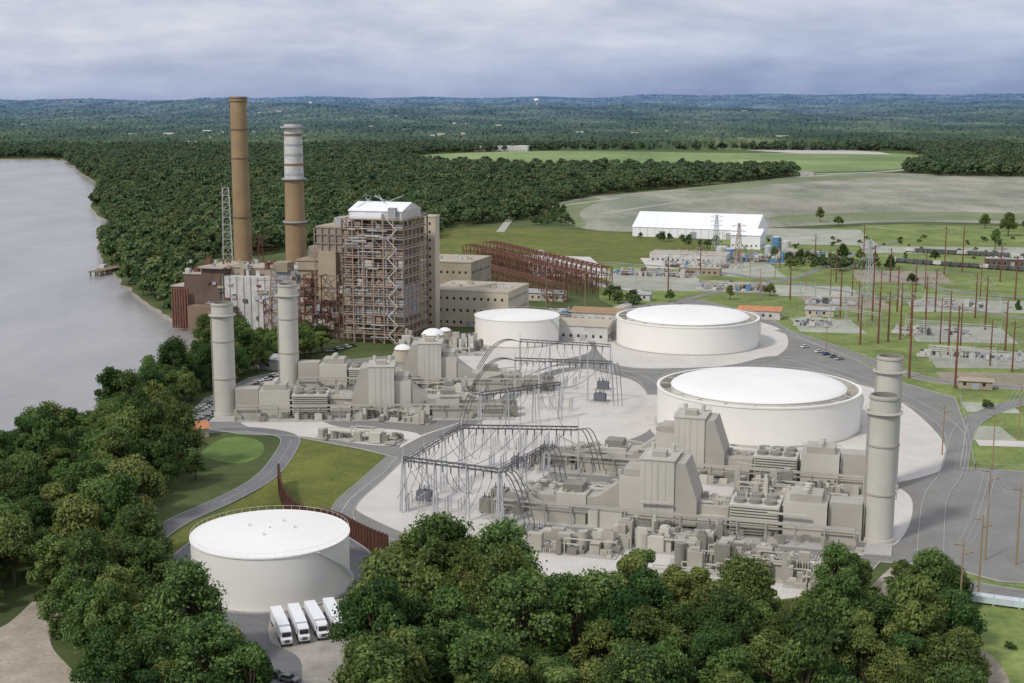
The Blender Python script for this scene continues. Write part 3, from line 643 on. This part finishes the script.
# ---------------------------------------------------------------- retaining wall
def wall(pts,h0,h1):
    P_=[G(*p) for p in pts]; P_=catmull(P_,6,False); mb=MB(); n=len(P_)
    for i in range(n-1):
        t=i/(n-1);a,b=P_[i],P_[i+1];h=h0+(h1-h0)*t; d=Vector((b[0]-a[0],b[1]-a[1]))
        mb.box((a[0]+b[0])/2,(a[1]+b[1])/2,0,d.length+.02,.5,h,rustw,math.atan2(d.y,d.x))
        mb.box(a[0],a[1],0,.45,.8,h+.1,rustw,math.atan2(d.y,d.x))
    mb.obj('retaining_wall',(0,0,0))
wall([(279,485),(282,502),(294,518),(310,524)],7,4.5); wall([(340,530),(352,538),(368,548),(388,558)],5,6.5); wall([(310,524),(326,525),(340,530)],4.5,5)
# ---------------------------------------------------------------- vehicles
def truck(u,v,rot):
    x,y=G(u,v);mb=MB()
    mb.box(-1.2,0,1.15,12.4,2.6,2.85,fabric); mb.box(-1.2,0,1.0,12.4,2.3,.15,dark); mb.box(-7.42,0,1.25,.06,2.3,2.6,whiteP)
    for k in range(12): mb.box(-6.8+k,0,1.2,.06,2.66,2.7,whiteP)
    mb.prof([(5.6,.9),(8.9,.9),(8.9,1.9),(8.0,2.2),(7.6,3.3),(7.1,3.7),(5.6,3.8)],-1.2,1.2,fabric)
    mb.box(7.95,0,2.3,.5,2.0,.9,glassd)
    for s in (-1,1): mb.box(6.9,s*1.21,2.2,.9,.05,.9,glassd); mb.box(8.92,s*.85,1.2,.06,.4,.3,kerbm)
    mb.box(8.92,0,1.1,.06,1.1,.7,dark); mb.box(5.2,0,.8,3,.9,.3,dark)
    def wheel(a,b):
        n=14; vs=[(a+.5*math.cos(2*math.pi*i/n),b+s,.52+.5*math.sin(2*math.pi*i/n)) for s in (-.16,.16) for i in range(n)]
        mb.add(vs,[tuple(range(n)),tuple(range(2*n-1,n-1,-1))]+[(i,i+n,(i+1)%n+n,(i+1)%n) for i in range(n)],rubber)
    for a in (-6.2,-5,4.2,5.3,8.0):
        for s in (-1,1): wheel(a,s*1.08)
    mb.obj('semi_trailer_truck',(x,y,.16),rot)
td=math.atan2(-.94,.33)
for u,v in [(281,634),(298.5,631),(316,628),(334,625)]: truck(u,v,td+random.uniform(-.03,.03))
carcols=[(.7,.7,.7),(.05,.05,.06),(.35,.36,.38),(.45,.04,.03),(.05,.1,.25),(.75,.74,.7),(.2,.2,.19)]
carmesh=[]
for ci,c in enumerate(carcols):
    cm=M('car_paint_%d'%ci,c,tuple(a*.95 for a in c),1,.3,spec=.5); mb=MB()
    mb.prof([(-2.2,.35),(2.2,.35),(2.25,.75),(1.2,.95),(-2.0,1.0),(-2.25,.8)],-.9,.9,cm)
    mb.prof([(-1.9,.99),(1.1,.94),(.45,1.45),(-1.3,1.48)],-.76,.76,glassd); mb.prof([(-1.25,1.48),(.42,1.45),(.35,1.52),(-1.2,1.54)],-.72,.72,cm)
    for a in (-1.35,1.4):
        for s in (-.82,.82):
            n=12; vs=[(a+.34*math.cos(2*math.pi*i/n),s+o,.34+.34*math.sin(2*math.pi*i/n)) for o in (-.12,.12) for i in range(n)]
            mb.add(vs,[tuple(range(n)),tuple(range(2*n-1,n-1,-1))]+[(i,i+n,(i+1)%n+n,(i+1)%n) for i in range(n)],rubber)
    o=mb.obj('car',link=False); carmesh.append(o.data); bpy.data.objects.remove(o)
def car(u,v,rot,k):
    x,y=G(u,v); o=bpy.data.objects.new('parked_car',carmesh[k%7]); o.location=(x,y,.2); o.rotation_euler=(0,0,rot); sc.collection.objects.link(o)
rr=random.Random(4)
for (u0,v0,u1,v1,n_) in [(186,420,212,404,9),(192,428,216,414,7),(248,392,274,377,9),(262,396,286,384,6),(140,428,170,418,6),(330,352,352,347,6),(600,318,640,314,7),(805,348,840,360,6),(820,252,880,257,9),(650,308,680,306,5)]:
    for i in range(n_):
        t=i/(n_-1)
        if rr.random()<.85: car(u0+(u1-u0)*t,v0+(v1-v0)*t,rr.uniform(-.06,.06)+.6,rr.randrange(7))
for u,v in [(276,678),(289,682)]: car(u,v,-.4,rr.randrange(7))
sheet('parking_pavement',[(180,424),(205,398),(222,398),(222,416),(200,434)],.12,asph,False)
a=Vector(G(955,600));b=Vector(G(1120,622)); mb=MB(); L=(b-a).length
mb.box(L/2,0,.6,L,2.6,1.6,M('pale_blue_pipe',(.6,.67,.70),None,.3))
for k in range(int(L/6)): mb.box(k*6+3,0,0,.6,2.2,.7,kerbm); mb.box(k*6+3,0,2.2,.3,2.8,.1,grey)
mb.obj('pipeway',(a.x,a.y,.08),math.atan2((b-a).y,(b-a).x))
x,y=G(117,270); mb=MB()
for k in range(9):
    for s in (-3,3): mb.cyl(s,k*7-28,-3,.6,5.5,brownD,8)
mb.box(0,0,1.6,8,60,.6,brownD); mb.box(-9,10,-1.4,7,26,2.4,brownD,0,1.05,1.03); mb.box(-9,0,1,4,5,3,whiteP); mb.beam((3,0,2),(22,4,2),1.2,brownD)
mb.obj('river_jetty',(x-2,y,0),-.25)
mb=MB(); mb.cyl(0,0,0,4,70,fabric,16); mb.lathe(0,0,[(4,70),(22,78),(28,90),(22,101),(0,108)],fabric,24); mb.obj('water_tower',(250,14000,110))
mb=MB(); mb.cyl(0,0,0,3,50,fabric,16); mb.lathe(0,0,[(3,50),(13,56),(17,64),(13,72),(0,76)],fabric,24); mb.obj('water_tower',(-2350,16000,115))
mb=MB(); rr=random.Random(9)
def hill(x,y):
    d=np.hypot(x,y); k=np.clip((d-4200)/9000,0,1)
    a=np.arctan2(x,y)
    base=.0066*d*k*(1+.28*np.sin(a*9+d/5200)+.2*np.sin(a*23+d/2300)+.18*np.sin(a*4+1)+.3*a+.16*np.sin(a*41+d/1500)+.08*np.sin(a*77))
    return base
for c in range(34):
    ang=rr.uniform(-.36,.36); d=rr.uniform(4300,13000)
    for i in range(rr.randint(1,5)):
        xx=math.sin(ang)*d+rr.uniform(-160,160);yy=math.cos(ang)*d+rr.uniform(-350,350); z=float(hill(np.array(xx),np.array(yy)))
        w=rr.uniform(10,40);h=rr.uniform(14,24); mb.box(xx,yy,z,w,14,h,rr.choice((whiteP,cream,tan,greyroof))); mb.gable(xx,yy,z+h,w,14,4,rr.choice((greyroof,tanroof,whiteP)))
mb.obj('distant_town')
# ---------------------------------------------------------------- foliage
def foliage(name,c0,c1,c2,tr_=.25,haze=False):
    m=bpy.data.materials.new(name); m.use_nodes=True;n=m.node_tree.nodes;l=m.node_tree.links;b=n['Principled BSDF']
    b.inputs['Roughness'].default_value=.7; b.inputs['Specular IOR Level'].default_value=.25
    at=n.new('ShaderNodeAttribute'); at.attribute_name='shade'; oi=n.new('ShaderNodeObjectInfo')
    r=n.new('ShaderNodeValToRGB'); e=r.color_ramp.elements; e[0].color=(*c0,1); e[1].color=(*c2,1); e[0].position=.1; e[1].position=.95
    k=e.new(.5); k.color=(*c1,1)
    ma=n.new('ShaderNodeMath'); ma.operation='MULTIPLY_ADD'; ma.inputs[1].default_value=.75; ma.inputs[2].default_value=-.37; l.new(oi.outputs['Random'],ma.inputs[0])
    ad=n.new('ShaderNodeMath'); ad.operation='ADD'; l.new(at.outputs['Fac'],ad.inputs[0]); l.new(ma.outputs[0],ad.inputs[1]); l.new(ad.outputs[0],r.inputs['Fac'])
    hs=n.new('ShaderNodeHueSaturation'); l.new(r.outputs['Color'],hs.inputs['Color'])
    sn=n.new('ShaderNodeMath'); sn.operation='MULTIPLY'; sn.inputs[1].default_value=7.3; l.new(oi.outputs['Random'],sn.inputs[0])
    fr=n.new('ShaderNodeMath'); fr.operation='FRACT'; l.new(sn.outputs[0],fr.inputs[0])
    mh=n.new('ShaderNodeMath'); mh.operation='MULTIPLY_ADD'; mh.inputs[1].default_value=-.07; mh.inputs[2].default_value=.53; l.new(fr.outputs[0],mh.inputs[0]); l.new(mh.outputs[0],hs.inputs['Hue'])
    out=hs.outputs['Color']
    if haze:  # distance haze put into the leaf colour, bluer with world Y
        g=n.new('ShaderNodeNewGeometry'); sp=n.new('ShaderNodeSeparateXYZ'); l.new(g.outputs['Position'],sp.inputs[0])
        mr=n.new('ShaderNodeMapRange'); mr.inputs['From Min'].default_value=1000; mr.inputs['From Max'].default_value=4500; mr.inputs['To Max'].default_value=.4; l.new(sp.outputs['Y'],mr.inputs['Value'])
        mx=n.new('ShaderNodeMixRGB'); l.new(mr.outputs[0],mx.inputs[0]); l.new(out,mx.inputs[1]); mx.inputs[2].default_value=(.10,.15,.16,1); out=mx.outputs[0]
    l.new(out,b.inputs['Base Color'])
    tr=n.new('ShaderNodeBsdfTranslucent'); l.new(out,tr.inputs['Color']); mx=n.new('ShaderNodeMixShader'); mx.inputs[0].default_value=tr_
    l.new(b.outputs[0],mx.inputs[1]); l.new(tr.outputs[0],mx.inputs[2]); l.new(mx.outputs[0],n['Material Output'].inputs['Surface'])
    return m
folN=foliage('leaves',(.038,.075,.018),(.10,.165,.040),(.21,.28,.080),.3)
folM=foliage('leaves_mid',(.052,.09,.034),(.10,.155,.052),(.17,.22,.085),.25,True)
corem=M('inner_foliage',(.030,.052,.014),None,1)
def tree_mesh(name,seed,Ht,R,nl,nc,size,mat,conifer=False):
    r=np.random.default_rng(seed); mb=MB()
    mb.cyl(0,0,0,.45*Ht/15,Ht*.6,barkm,8,.16)
    lobes=[]
    for i in range(nl):
        if conifer:
            z=Ht*(.2+.75*i/nl); rad=R*(1-.85*i/nl)*.6; a=r.uniform(0,6.28); lobes.append((math.cos(a)*rad*.3,math.sin(a)*rad*.3,z,rad))
        else:
            a=i*2.4+r.uniform(-.5,.5); q=math.sqrt((i+.3)/nl)*r.uniform(.85,1.12); z=Ht*(.86-.44*q*q)+r.uniform(-.09,.09)*Ht
            lobes.append((math.cos(a)*R*.76*q,math.sin(a)*R*.76*q,z,R*r.uniform(.18,.40)))
    for (a,b,z,rad) in lobes:
        mb.beam((0,0,Ht*.3),(a*.8,b*.8,z-rad*.3),.22,barkm)
    for (a,b,z,rad) in lobes:
        q=rad*.62
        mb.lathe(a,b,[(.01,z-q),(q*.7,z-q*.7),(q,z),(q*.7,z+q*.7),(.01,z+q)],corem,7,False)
    base=len(mb.v); nb=len(mb.f)
    L=np.array(lobes); w=L[:,3]**2; idx=r.choice(len(lobes),nc,p=w/w.sum())
    d=r.normal(size=(nc,3)); d[:,2]+=.35; d/=np.linalg.norm(d,axis=1)[:,None]
    lump=1+.2*np.sin(d[:,0]*7+idx)*np.cos(d[:,1]*6+idx*2)+.1*np.sin(d[:,2]*11+idx)
    pos=L[idx,:3]+d*(L[idx,3]*r.uniform(.74,1.16,nc)*lump)[:,None]*np.array([1,1,.85])
    nrm=d+r.normal(size=(nc,3))*.5; nrm/=np.linalg.norm(nrm,axis=1)[:,None]
    t=np.cross(nrm,r.normal(size=(nc,3))); t/=np.linalg.norm(t,axis=1)[:,None]; bt=np.cross(nrm,t)
    s=size*r.uniform(.5,1.4,nc); s2=s*r.uniform(.5,.9,nc)
    V=np.stack([pos+t*s[:,None]*.6,pos+bt*s2[:,None]*.6,pos-t*s[:,None]*.6+nrm*.1,pos-bt*s2[:,None]*.6],1).reshape(-1,3)
    lr=r.uniform(-.2,.2,nl)
    sh=np.clip(.5+lr[idx]+r.normal(size=nc)*.17,0,1)
    k=mb.mi(mat); mb.v+=[tuple(x) for x in V.tolist()]
    for i in range(nc): o=base+4*i; mb.f.append([o,o+1,o+2,o+3]); mb.m.append(k); mb.sm.append(False)
    ob=mb.obj(name,link=False); me=ob.data; at=me.attributes.new('shade','FLOAT','FACE')
    at.data.foreach_set('value',np.concatenate([np.full(nb,.5),sh])); bpy.data.objects.remove(ob); return me
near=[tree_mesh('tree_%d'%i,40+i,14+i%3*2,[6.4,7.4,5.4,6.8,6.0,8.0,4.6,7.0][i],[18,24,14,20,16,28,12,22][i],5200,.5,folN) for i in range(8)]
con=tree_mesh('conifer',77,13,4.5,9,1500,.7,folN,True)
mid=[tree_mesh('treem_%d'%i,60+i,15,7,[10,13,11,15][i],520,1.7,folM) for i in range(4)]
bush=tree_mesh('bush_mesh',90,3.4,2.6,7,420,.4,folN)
def inside(poly,X,Y):
    c=np.zeros(len(X),bool);n=len(poly);j=n-1
    for i in range(n):
        xi,yi=poly[i];xj,yj=poly[j]
        cond=((yi>Y)!=(yj>Y))&(X<(xj-xi)*(Y-yi)/((yj-yi) or 1e-9)+xi); c^=cond; j=i
    return c
def scatter(px,sp,jit=.5):
    poly=[G(*p) for p in px]; A=np.array(poly); x=np.arange(A[:,0].min(),A[:,0].max(),sp);y=np.arange(A[:,1].min(),A[:,1].max(),sp*.9)
    X,Y=np.meshgrid(x,y); X=X+(np.arange(len(y))%2)[:,None]*sp/2; X=X.ravel()+RNG.uniform(-jit,jit,X.size)*sp; Y=Y.ravel()+RNG.uniform(-jit,jit,Y.size)*sp
    k=inside(poly,X,Y)
    return np.stack([X[k],Y[k]],1)
def put_tree(x,y,me,s,name='broadleaf_tree'):
    o=bpy.data.objects.new(name,me); o.location=(x,y,-.2); o.rotation_euler=(0,0,RNG.uniform(0,6.28)); o.scale=(s*RNG.uniform(.88,1.12),s*RNG.uniform(.88,1.12),s*RNG.uniform(.78,1.22)); sc.collection.objects.link(o)
FL=[(-160,490),(0,464),(60,452),(125,434),(165,428),(176,452),(192,486),(150,522),(140,550),(150,600),(152,640),(110,650),(70,640),(48,588),(0,610),(-60,625),(-160,640)]
FL2=[(90,662),(150,655),(205,668),(250,700),(255,760),(60,760)]
FLU=[(100,424),(185,384),(203,358),(262,350),(335,350),(330,358),(278,366),(244,382),(208,394),(182,412),(140,424)]
FB=[(378,625),(410,594),(480,597),(530,622),(600,622),(640,614),(710,614),(770,636),(850,655),(905,632),(950,632),(962,670),(958,790),(350,790),(352,680)]
for poly,sp in ((FL,8.6),(FL2,8.8),(FLU,7.8),(FB,8.6)):
    for x,y in scatter(poly,sp): put_tree(x,y,near[RNG.integers(8)],RNG.uniform(.6,1.28)*(.92 if poly is FLU else 1))
for u,v,s in [(845,598,.8),(862,590,.7),(835,605,.8),(768,612,.6),(930,600,.9),(950,606,.8),(900,604,.7),(163,575,.5),(196,480,.5),(820,222,.9),(838,226,.9),(775,258,.7),(1008,236,1.1),(800,262,.7),(812,263,.6),(825,265,.6),(842,262,.7),(730,300,.6),(890,270,.7),(912,285,.6),(860,262,.7),(770,296,.6),(670,302,.5),(790,270,.6),(995,250,.9),(935,262,.7),(985,228,.8),(730,232,.6),(210,330,.8),(222,338,.8),(248,345,.8),(440,600,1.25),(470,602,1.15),(410,600,1.1),(206,350,.9),(218,352,.9),(236,352,.9)]:
    x,y=G(u,v); put_tree(x,y,near[RNG.integers(8)],s)
for u,v,s in [(760,626,1),(1018,310,.7),(875,262,.8),(845,268,.7)]:
    x,y=G(u,v); put_tree(x,y,con,s,'conifer_tree')
def face_forest(name,pts,me,smin,smax):
    n=len(pts)
    if n==0: return
    s=RNG.uniform(smin,smax,n)/2; a=RNG.uniform(0,6.28,n); V=[]
    for k in range(4):
        aa=a+k*math.pi/2; V.append(np.stack([pts[:,0]+s*1.414*np.cos(aa),pts[:,1]+s*1.414*np.sin(aa),np.full(n,-.4)],1))
    V=np.stack(V,1).reshape(-1,3); m=bpy.data.meshes.new(name); m.from_pydata(V.tolist(),[],[(4*i,4*i+1,4*i+2,4*i+3) for i in range(n)])
    o=bpy.data.objects.new(name,m); sc.collection.objects.link(o); o.instance_type='FACES'; o.use_instance_faces_scale=True; o.instance_faces_scale=1; o.show_instancer_for_render=False; o.show_instancer_for_viewport=False
    c=bpy.data.objects.new('tree_crowns',me); c.parent=o; sc.collection.objects.link(c)
P1=[(62,159),(40,152),(330,152),(330,160),(385,162),(480,170),(620,171),(800,174),(790,178),(700,186),(600,195),(560,203),(530,220),(444,228),(438,238),(380,245),(300,250),(250,256),(190,262),(184,312),(192,328),(174,317),(154,305),(134,290),(114,271),(102,252),(101,238),(115,230),(106,219),(94,206),(104,192),(93,180),(74,166)]
PR=[(905,150),(1250,150),(1250,184),(1100,178),(940,176),(900,172),(936,160)]
PL=[(-300,158.5),(-300,150),(330,150),(330,154),(60,158)]
PC=[(330,148),(1250,147),(1250,151),(900,151),(740,150),(560,150),(440,153),(380,160),(330,160)]
near_pts=scatter(P1,11.5); kk=near_pts[:,1]<2000; A=near_pts[kk]
B=np.concatenate([p[p[:,1]>=(2000 if i==0 else 0)] for i,p in enumerate([scatter(P1,17),scatter(PR,17),scatter(PL,18),scatter(PC,18)])])
# openings: thin out clearings so the canopy is uneven
def thin(p): 
    k=np.sin(p[:,0]/53+np.sin(p[:,1]/90)*2)*np.sin(p[:,1]/77+np.cos(p[:,0]/61)*2)+RNG.uniform(-.25,.25,len(p)); return p[k<.82]
A=thin(A);B=thin(B)
R2=np.concatenate([scatter([(1020,228),(1250,228),(1250,240),(1030,238)],12),scatter([(525,214),(560,207),(575,226),(530,226)],14),scatter([(760,262),(830,262),(900,270),(830,272)],10),scatter([(640,236),(720,246),(715,250),(640,240)],16),scatter([(600,294),(640,306),(636,310),(600,300)],9)])
for i in range(4):
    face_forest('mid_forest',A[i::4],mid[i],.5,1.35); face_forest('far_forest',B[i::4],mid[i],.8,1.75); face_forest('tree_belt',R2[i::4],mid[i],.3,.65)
BU=[]
for poly,sp in (([(760,240),(1100,232),(1100,260),(800,262)],34),([(980,405),(1100,402),(1100,412),(985,412)],12),([(965,640),(1100,650),(1100,700),(965,700)],10),([(780,598),(890,590),(890,606),(840,622)],5),([(0,440),(60,427),(130,405),(190,372),(196,378),(130,416),(60,440),(0,455)],5),([(150,548),(170,538),(176,545),(160,600),(150,600)],4.5),([(40,600),(60,600),(60,650),(50,650)],5),([(440,262),(560,264),(560,268),(440,268)],12)):
    BU.append(scatter(poly,sp))
face_forest('shrubs',np.concatenate(BU),bush,.4,1.3)
# far canopy as one displaced sheet over rolling hills
na,nr=1000,330; ang=np.linspace(-.75,.75,na); dd=3950*np.exp(np.linspace(0,math.log(42000/3950),nr))
A_,D_=np.meshgrid(ang,dd); A_=A_+RNG.uniform(-.0005,.0005,A_.shape)
X=np.tan(A_)*D_;Y=D_.copy()
lowf=np.sin(X/310+np.sin(Y/500)*2)*np.sin(Y/420+np.cos(X/700)*2)
Z=hill(X,Y)+RNG.uniform(0,1,A_.shape)**.7*14*(1+D_/12000)+7*lowf+7
Z[0,:]=0
me=bpy.data.meshes.new('distant_forest_hills'); ii=np.arange(na*nr).reshape(nr,na)
Fc=np.stack([ii[:-1,:-1],ii[:-1,1:],ii[1:,1:],ii[1:,:-1]],-1).reshape(-1,4)
me.from_pydata(np.stack([X,Y,Z],-1).reshape(-1,3).tolist(),[],Fc.tolist())
cm=bpy.data.materials.new('distant_canopy'); cm.use_nodes=True;n=cm.node_tree.nodes;l=cm.node_tree.links;b=n['Principled BSDF'];b.inputs['Roughness'].default_value=1;b.inputs['Specular IOR Level'].default_value=0
g=n.new('ShaderNodeNewGeometry'); sp=n.new('ShaderNodeSeparateXYZ'); l.new(g.outputs['Position'],sp.inputs[0])
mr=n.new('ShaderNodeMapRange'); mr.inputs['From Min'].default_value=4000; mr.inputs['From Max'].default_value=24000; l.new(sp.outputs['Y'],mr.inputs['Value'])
t=n.new('ShaderNodeTexNoise'); t.inputs['Scale'].default_value=.0022; t.inputs['Detail'].default_value=9; t.inputs['Roughness'].default_value=.72
mpp=n.new('ShaderNodeMapping'); mpp.inputs['Scale'].default_value=(1,.35,1); l.new(g.outputs['Position'],mpp.inputs['Vector']); l.new(mpp.outputs[0],t.inputs['Vector'])
r=n.new('ShaderNodeValToRGB'); r.color_ramp.elements[0].position=.40;r.color_ramp.elements[1].position=.66; r.color_ramp.elements[0].color=(.048,.078,.050,1); r.color_ramp.elements[1].color=(.18,.21,.115,1); l.new(t.outputs['Fac'],r.inputs['Fac'])
k=r.color_ramp.elements.new(.55); k.color=(.082,.12,.07,1)
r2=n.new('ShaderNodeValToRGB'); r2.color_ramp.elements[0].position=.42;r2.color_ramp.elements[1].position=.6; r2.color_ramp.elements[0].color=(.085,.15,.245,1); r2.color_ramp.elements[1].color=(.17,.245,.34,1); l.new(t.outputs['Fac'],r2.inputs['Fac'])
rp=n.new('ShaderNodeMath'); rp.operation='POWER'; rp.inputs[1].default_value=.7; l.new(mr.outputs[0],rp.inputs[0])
mx=n.new('ShaderNodeMixRGB'); l.new(rp.outputs[0],mx.inputs[0]); l.new(r.outputs[0],mx.inputs[1]); l.new(r2.outputs[0],mx.inputs[2]); l.new(mx.outputs[0],b.inputs['Base Color'])  # aerial haze painted into the canopy base colour, growing with distance
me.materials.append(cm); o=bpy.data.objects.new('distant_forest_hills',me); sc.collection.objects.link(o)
# ---------------------------------------------------------------- sky and sun
SE=math.radians(44); sdir=Vector((-.72,-.68,0)).normalized()*math.cos(SE)+Vector((0,0,math.sin(SE)))
sun=bpy.data.lights.new('sun','SUN'); sun.energy=2.2; sun.angle=math.radians(7); sun.color=(1,.95,.87)
so=bpy.data.objects.new('sun',sun); sc.collection.objects.link(so); so.rotation_euler=sdir.to_track_quat('Z','Y').to_euler(); so.location=(0,0,500)
w=bpy.data.worlds.new('World'); sc.world=w; w.use_nodes=True; n=w.node_tree.nodes;l=w.node_tree.links; bg=n['Background']; bg.inputs['Strength'].default_value=.1
sk=n.new('ShaderNodeTexSky'); sk.sky_type='NISHITA'; sk.sun_disc=False; sk.sun_elevation=SE; sk.sun_rotation=math.atan2(sdir.x,sdir.y)
tc=n.new('ShaderNodeTexCoord'); sp=n.new('ShaderNodeSeparateXYZ'); l.new(tc.outputs['Generated'],sp.inputs[0])
def cloud(scale,vec,det,rough,dist):
    mp=n.new('ShaderNodeMapping'); mp.inputs['Scale'].default_value=vec; mp.inputs['Location'].default_value=(scale,2.3,0); l.new(tc.outputs['Generated'],mp.inputs['Vector'])
    t=n.new('ShaderNodeTexNoise'); t.inputs['Scale'].default_value=scale; t.inputs['Detail'].default_value=det; t.inputs['Roughness'].default_value=rough; t.inputs['Distortion'].default_value=dist; l.new(mp.outputs[0],t.inputs['Vector']); return t
ta=cloud(1.1,(4,4,15),7,.5,.6); tb=cloud(5.5,(4,4,14),8,.55,.3)
mxn=n.new('ShaderNodeMixRGB'); mxn.inputs[0].default_value=.25; l.new(ta.outputs['Fac'],mxn.inputs[1]); l.new(tb.outputs['Fac'],mxn.inputs[2])
cr=n.new('ShaderNodeValToRGB'); e=cr.color_ramp.elements; e[0].position=.38; e[1].position=.64; e[0].color=(4.1,4.6,6.2,1); e[1].color=(7.4,7.5,8.4,1)
k=e.new(.5); k.color=(5.5,5.9,7.3,1); l.new(mxn.outputs[0],cr.inputs['Fac'])
er=n.new('ShaderNodeValToRGB'); e=er.color_ramp.elements; e[0].position=0; e[0].color=(.44,.54,.74,1); e[1].position=1; e[1].color=(1.4,1.35,1.22,1)
for p_,c_ in ((.016,(.54,.63,.80)),(.036,(.80,.86,.95)),(.06,(1,1,1)),(.2,(1.12,1.1,1.02))):
    k=e.new(p_); k.color=(*c_,1)
xr=n.new('ShaderNodeMapRange'); xr.inputs['From Min'].default_value=-.3; xr.inputs['From Max'].default_value=.35; xr.inputs['To Min'].default_value=.018; xr.inputs['To Max'].default_value=-.016; l.new(sp.outputs['X'],xr.inputs['Value'])
az=n.new('ShaderNodeMath'); az.operation='ADD'; az.use_clamp=True; l.new(sp.outputs['Z'],az.inputs[0]); l.new(xr.outputs[0],az.inputs[1])
l.new(az.outputs[0],er.inputs['Fac'])
mu=n.new('ShaderNodeMixRGB'); mu.blend_type='MULTIPLY'; mu.inputs[0].default_value=1; l.new(cr.outputs[0],mu.inputs[1]); l.new(er.outputs[0],mu.inputs[2])
m2=n.new('ShaderNodeMixRGB'); m2.inputs[0].default_value=.9; l.new(sk.outputs[0],m2.inputs[1]); l.new(mu.outputs[0],m2.inputs[2]); l.new(m2.outputs[0],bg.inputs['Color'])
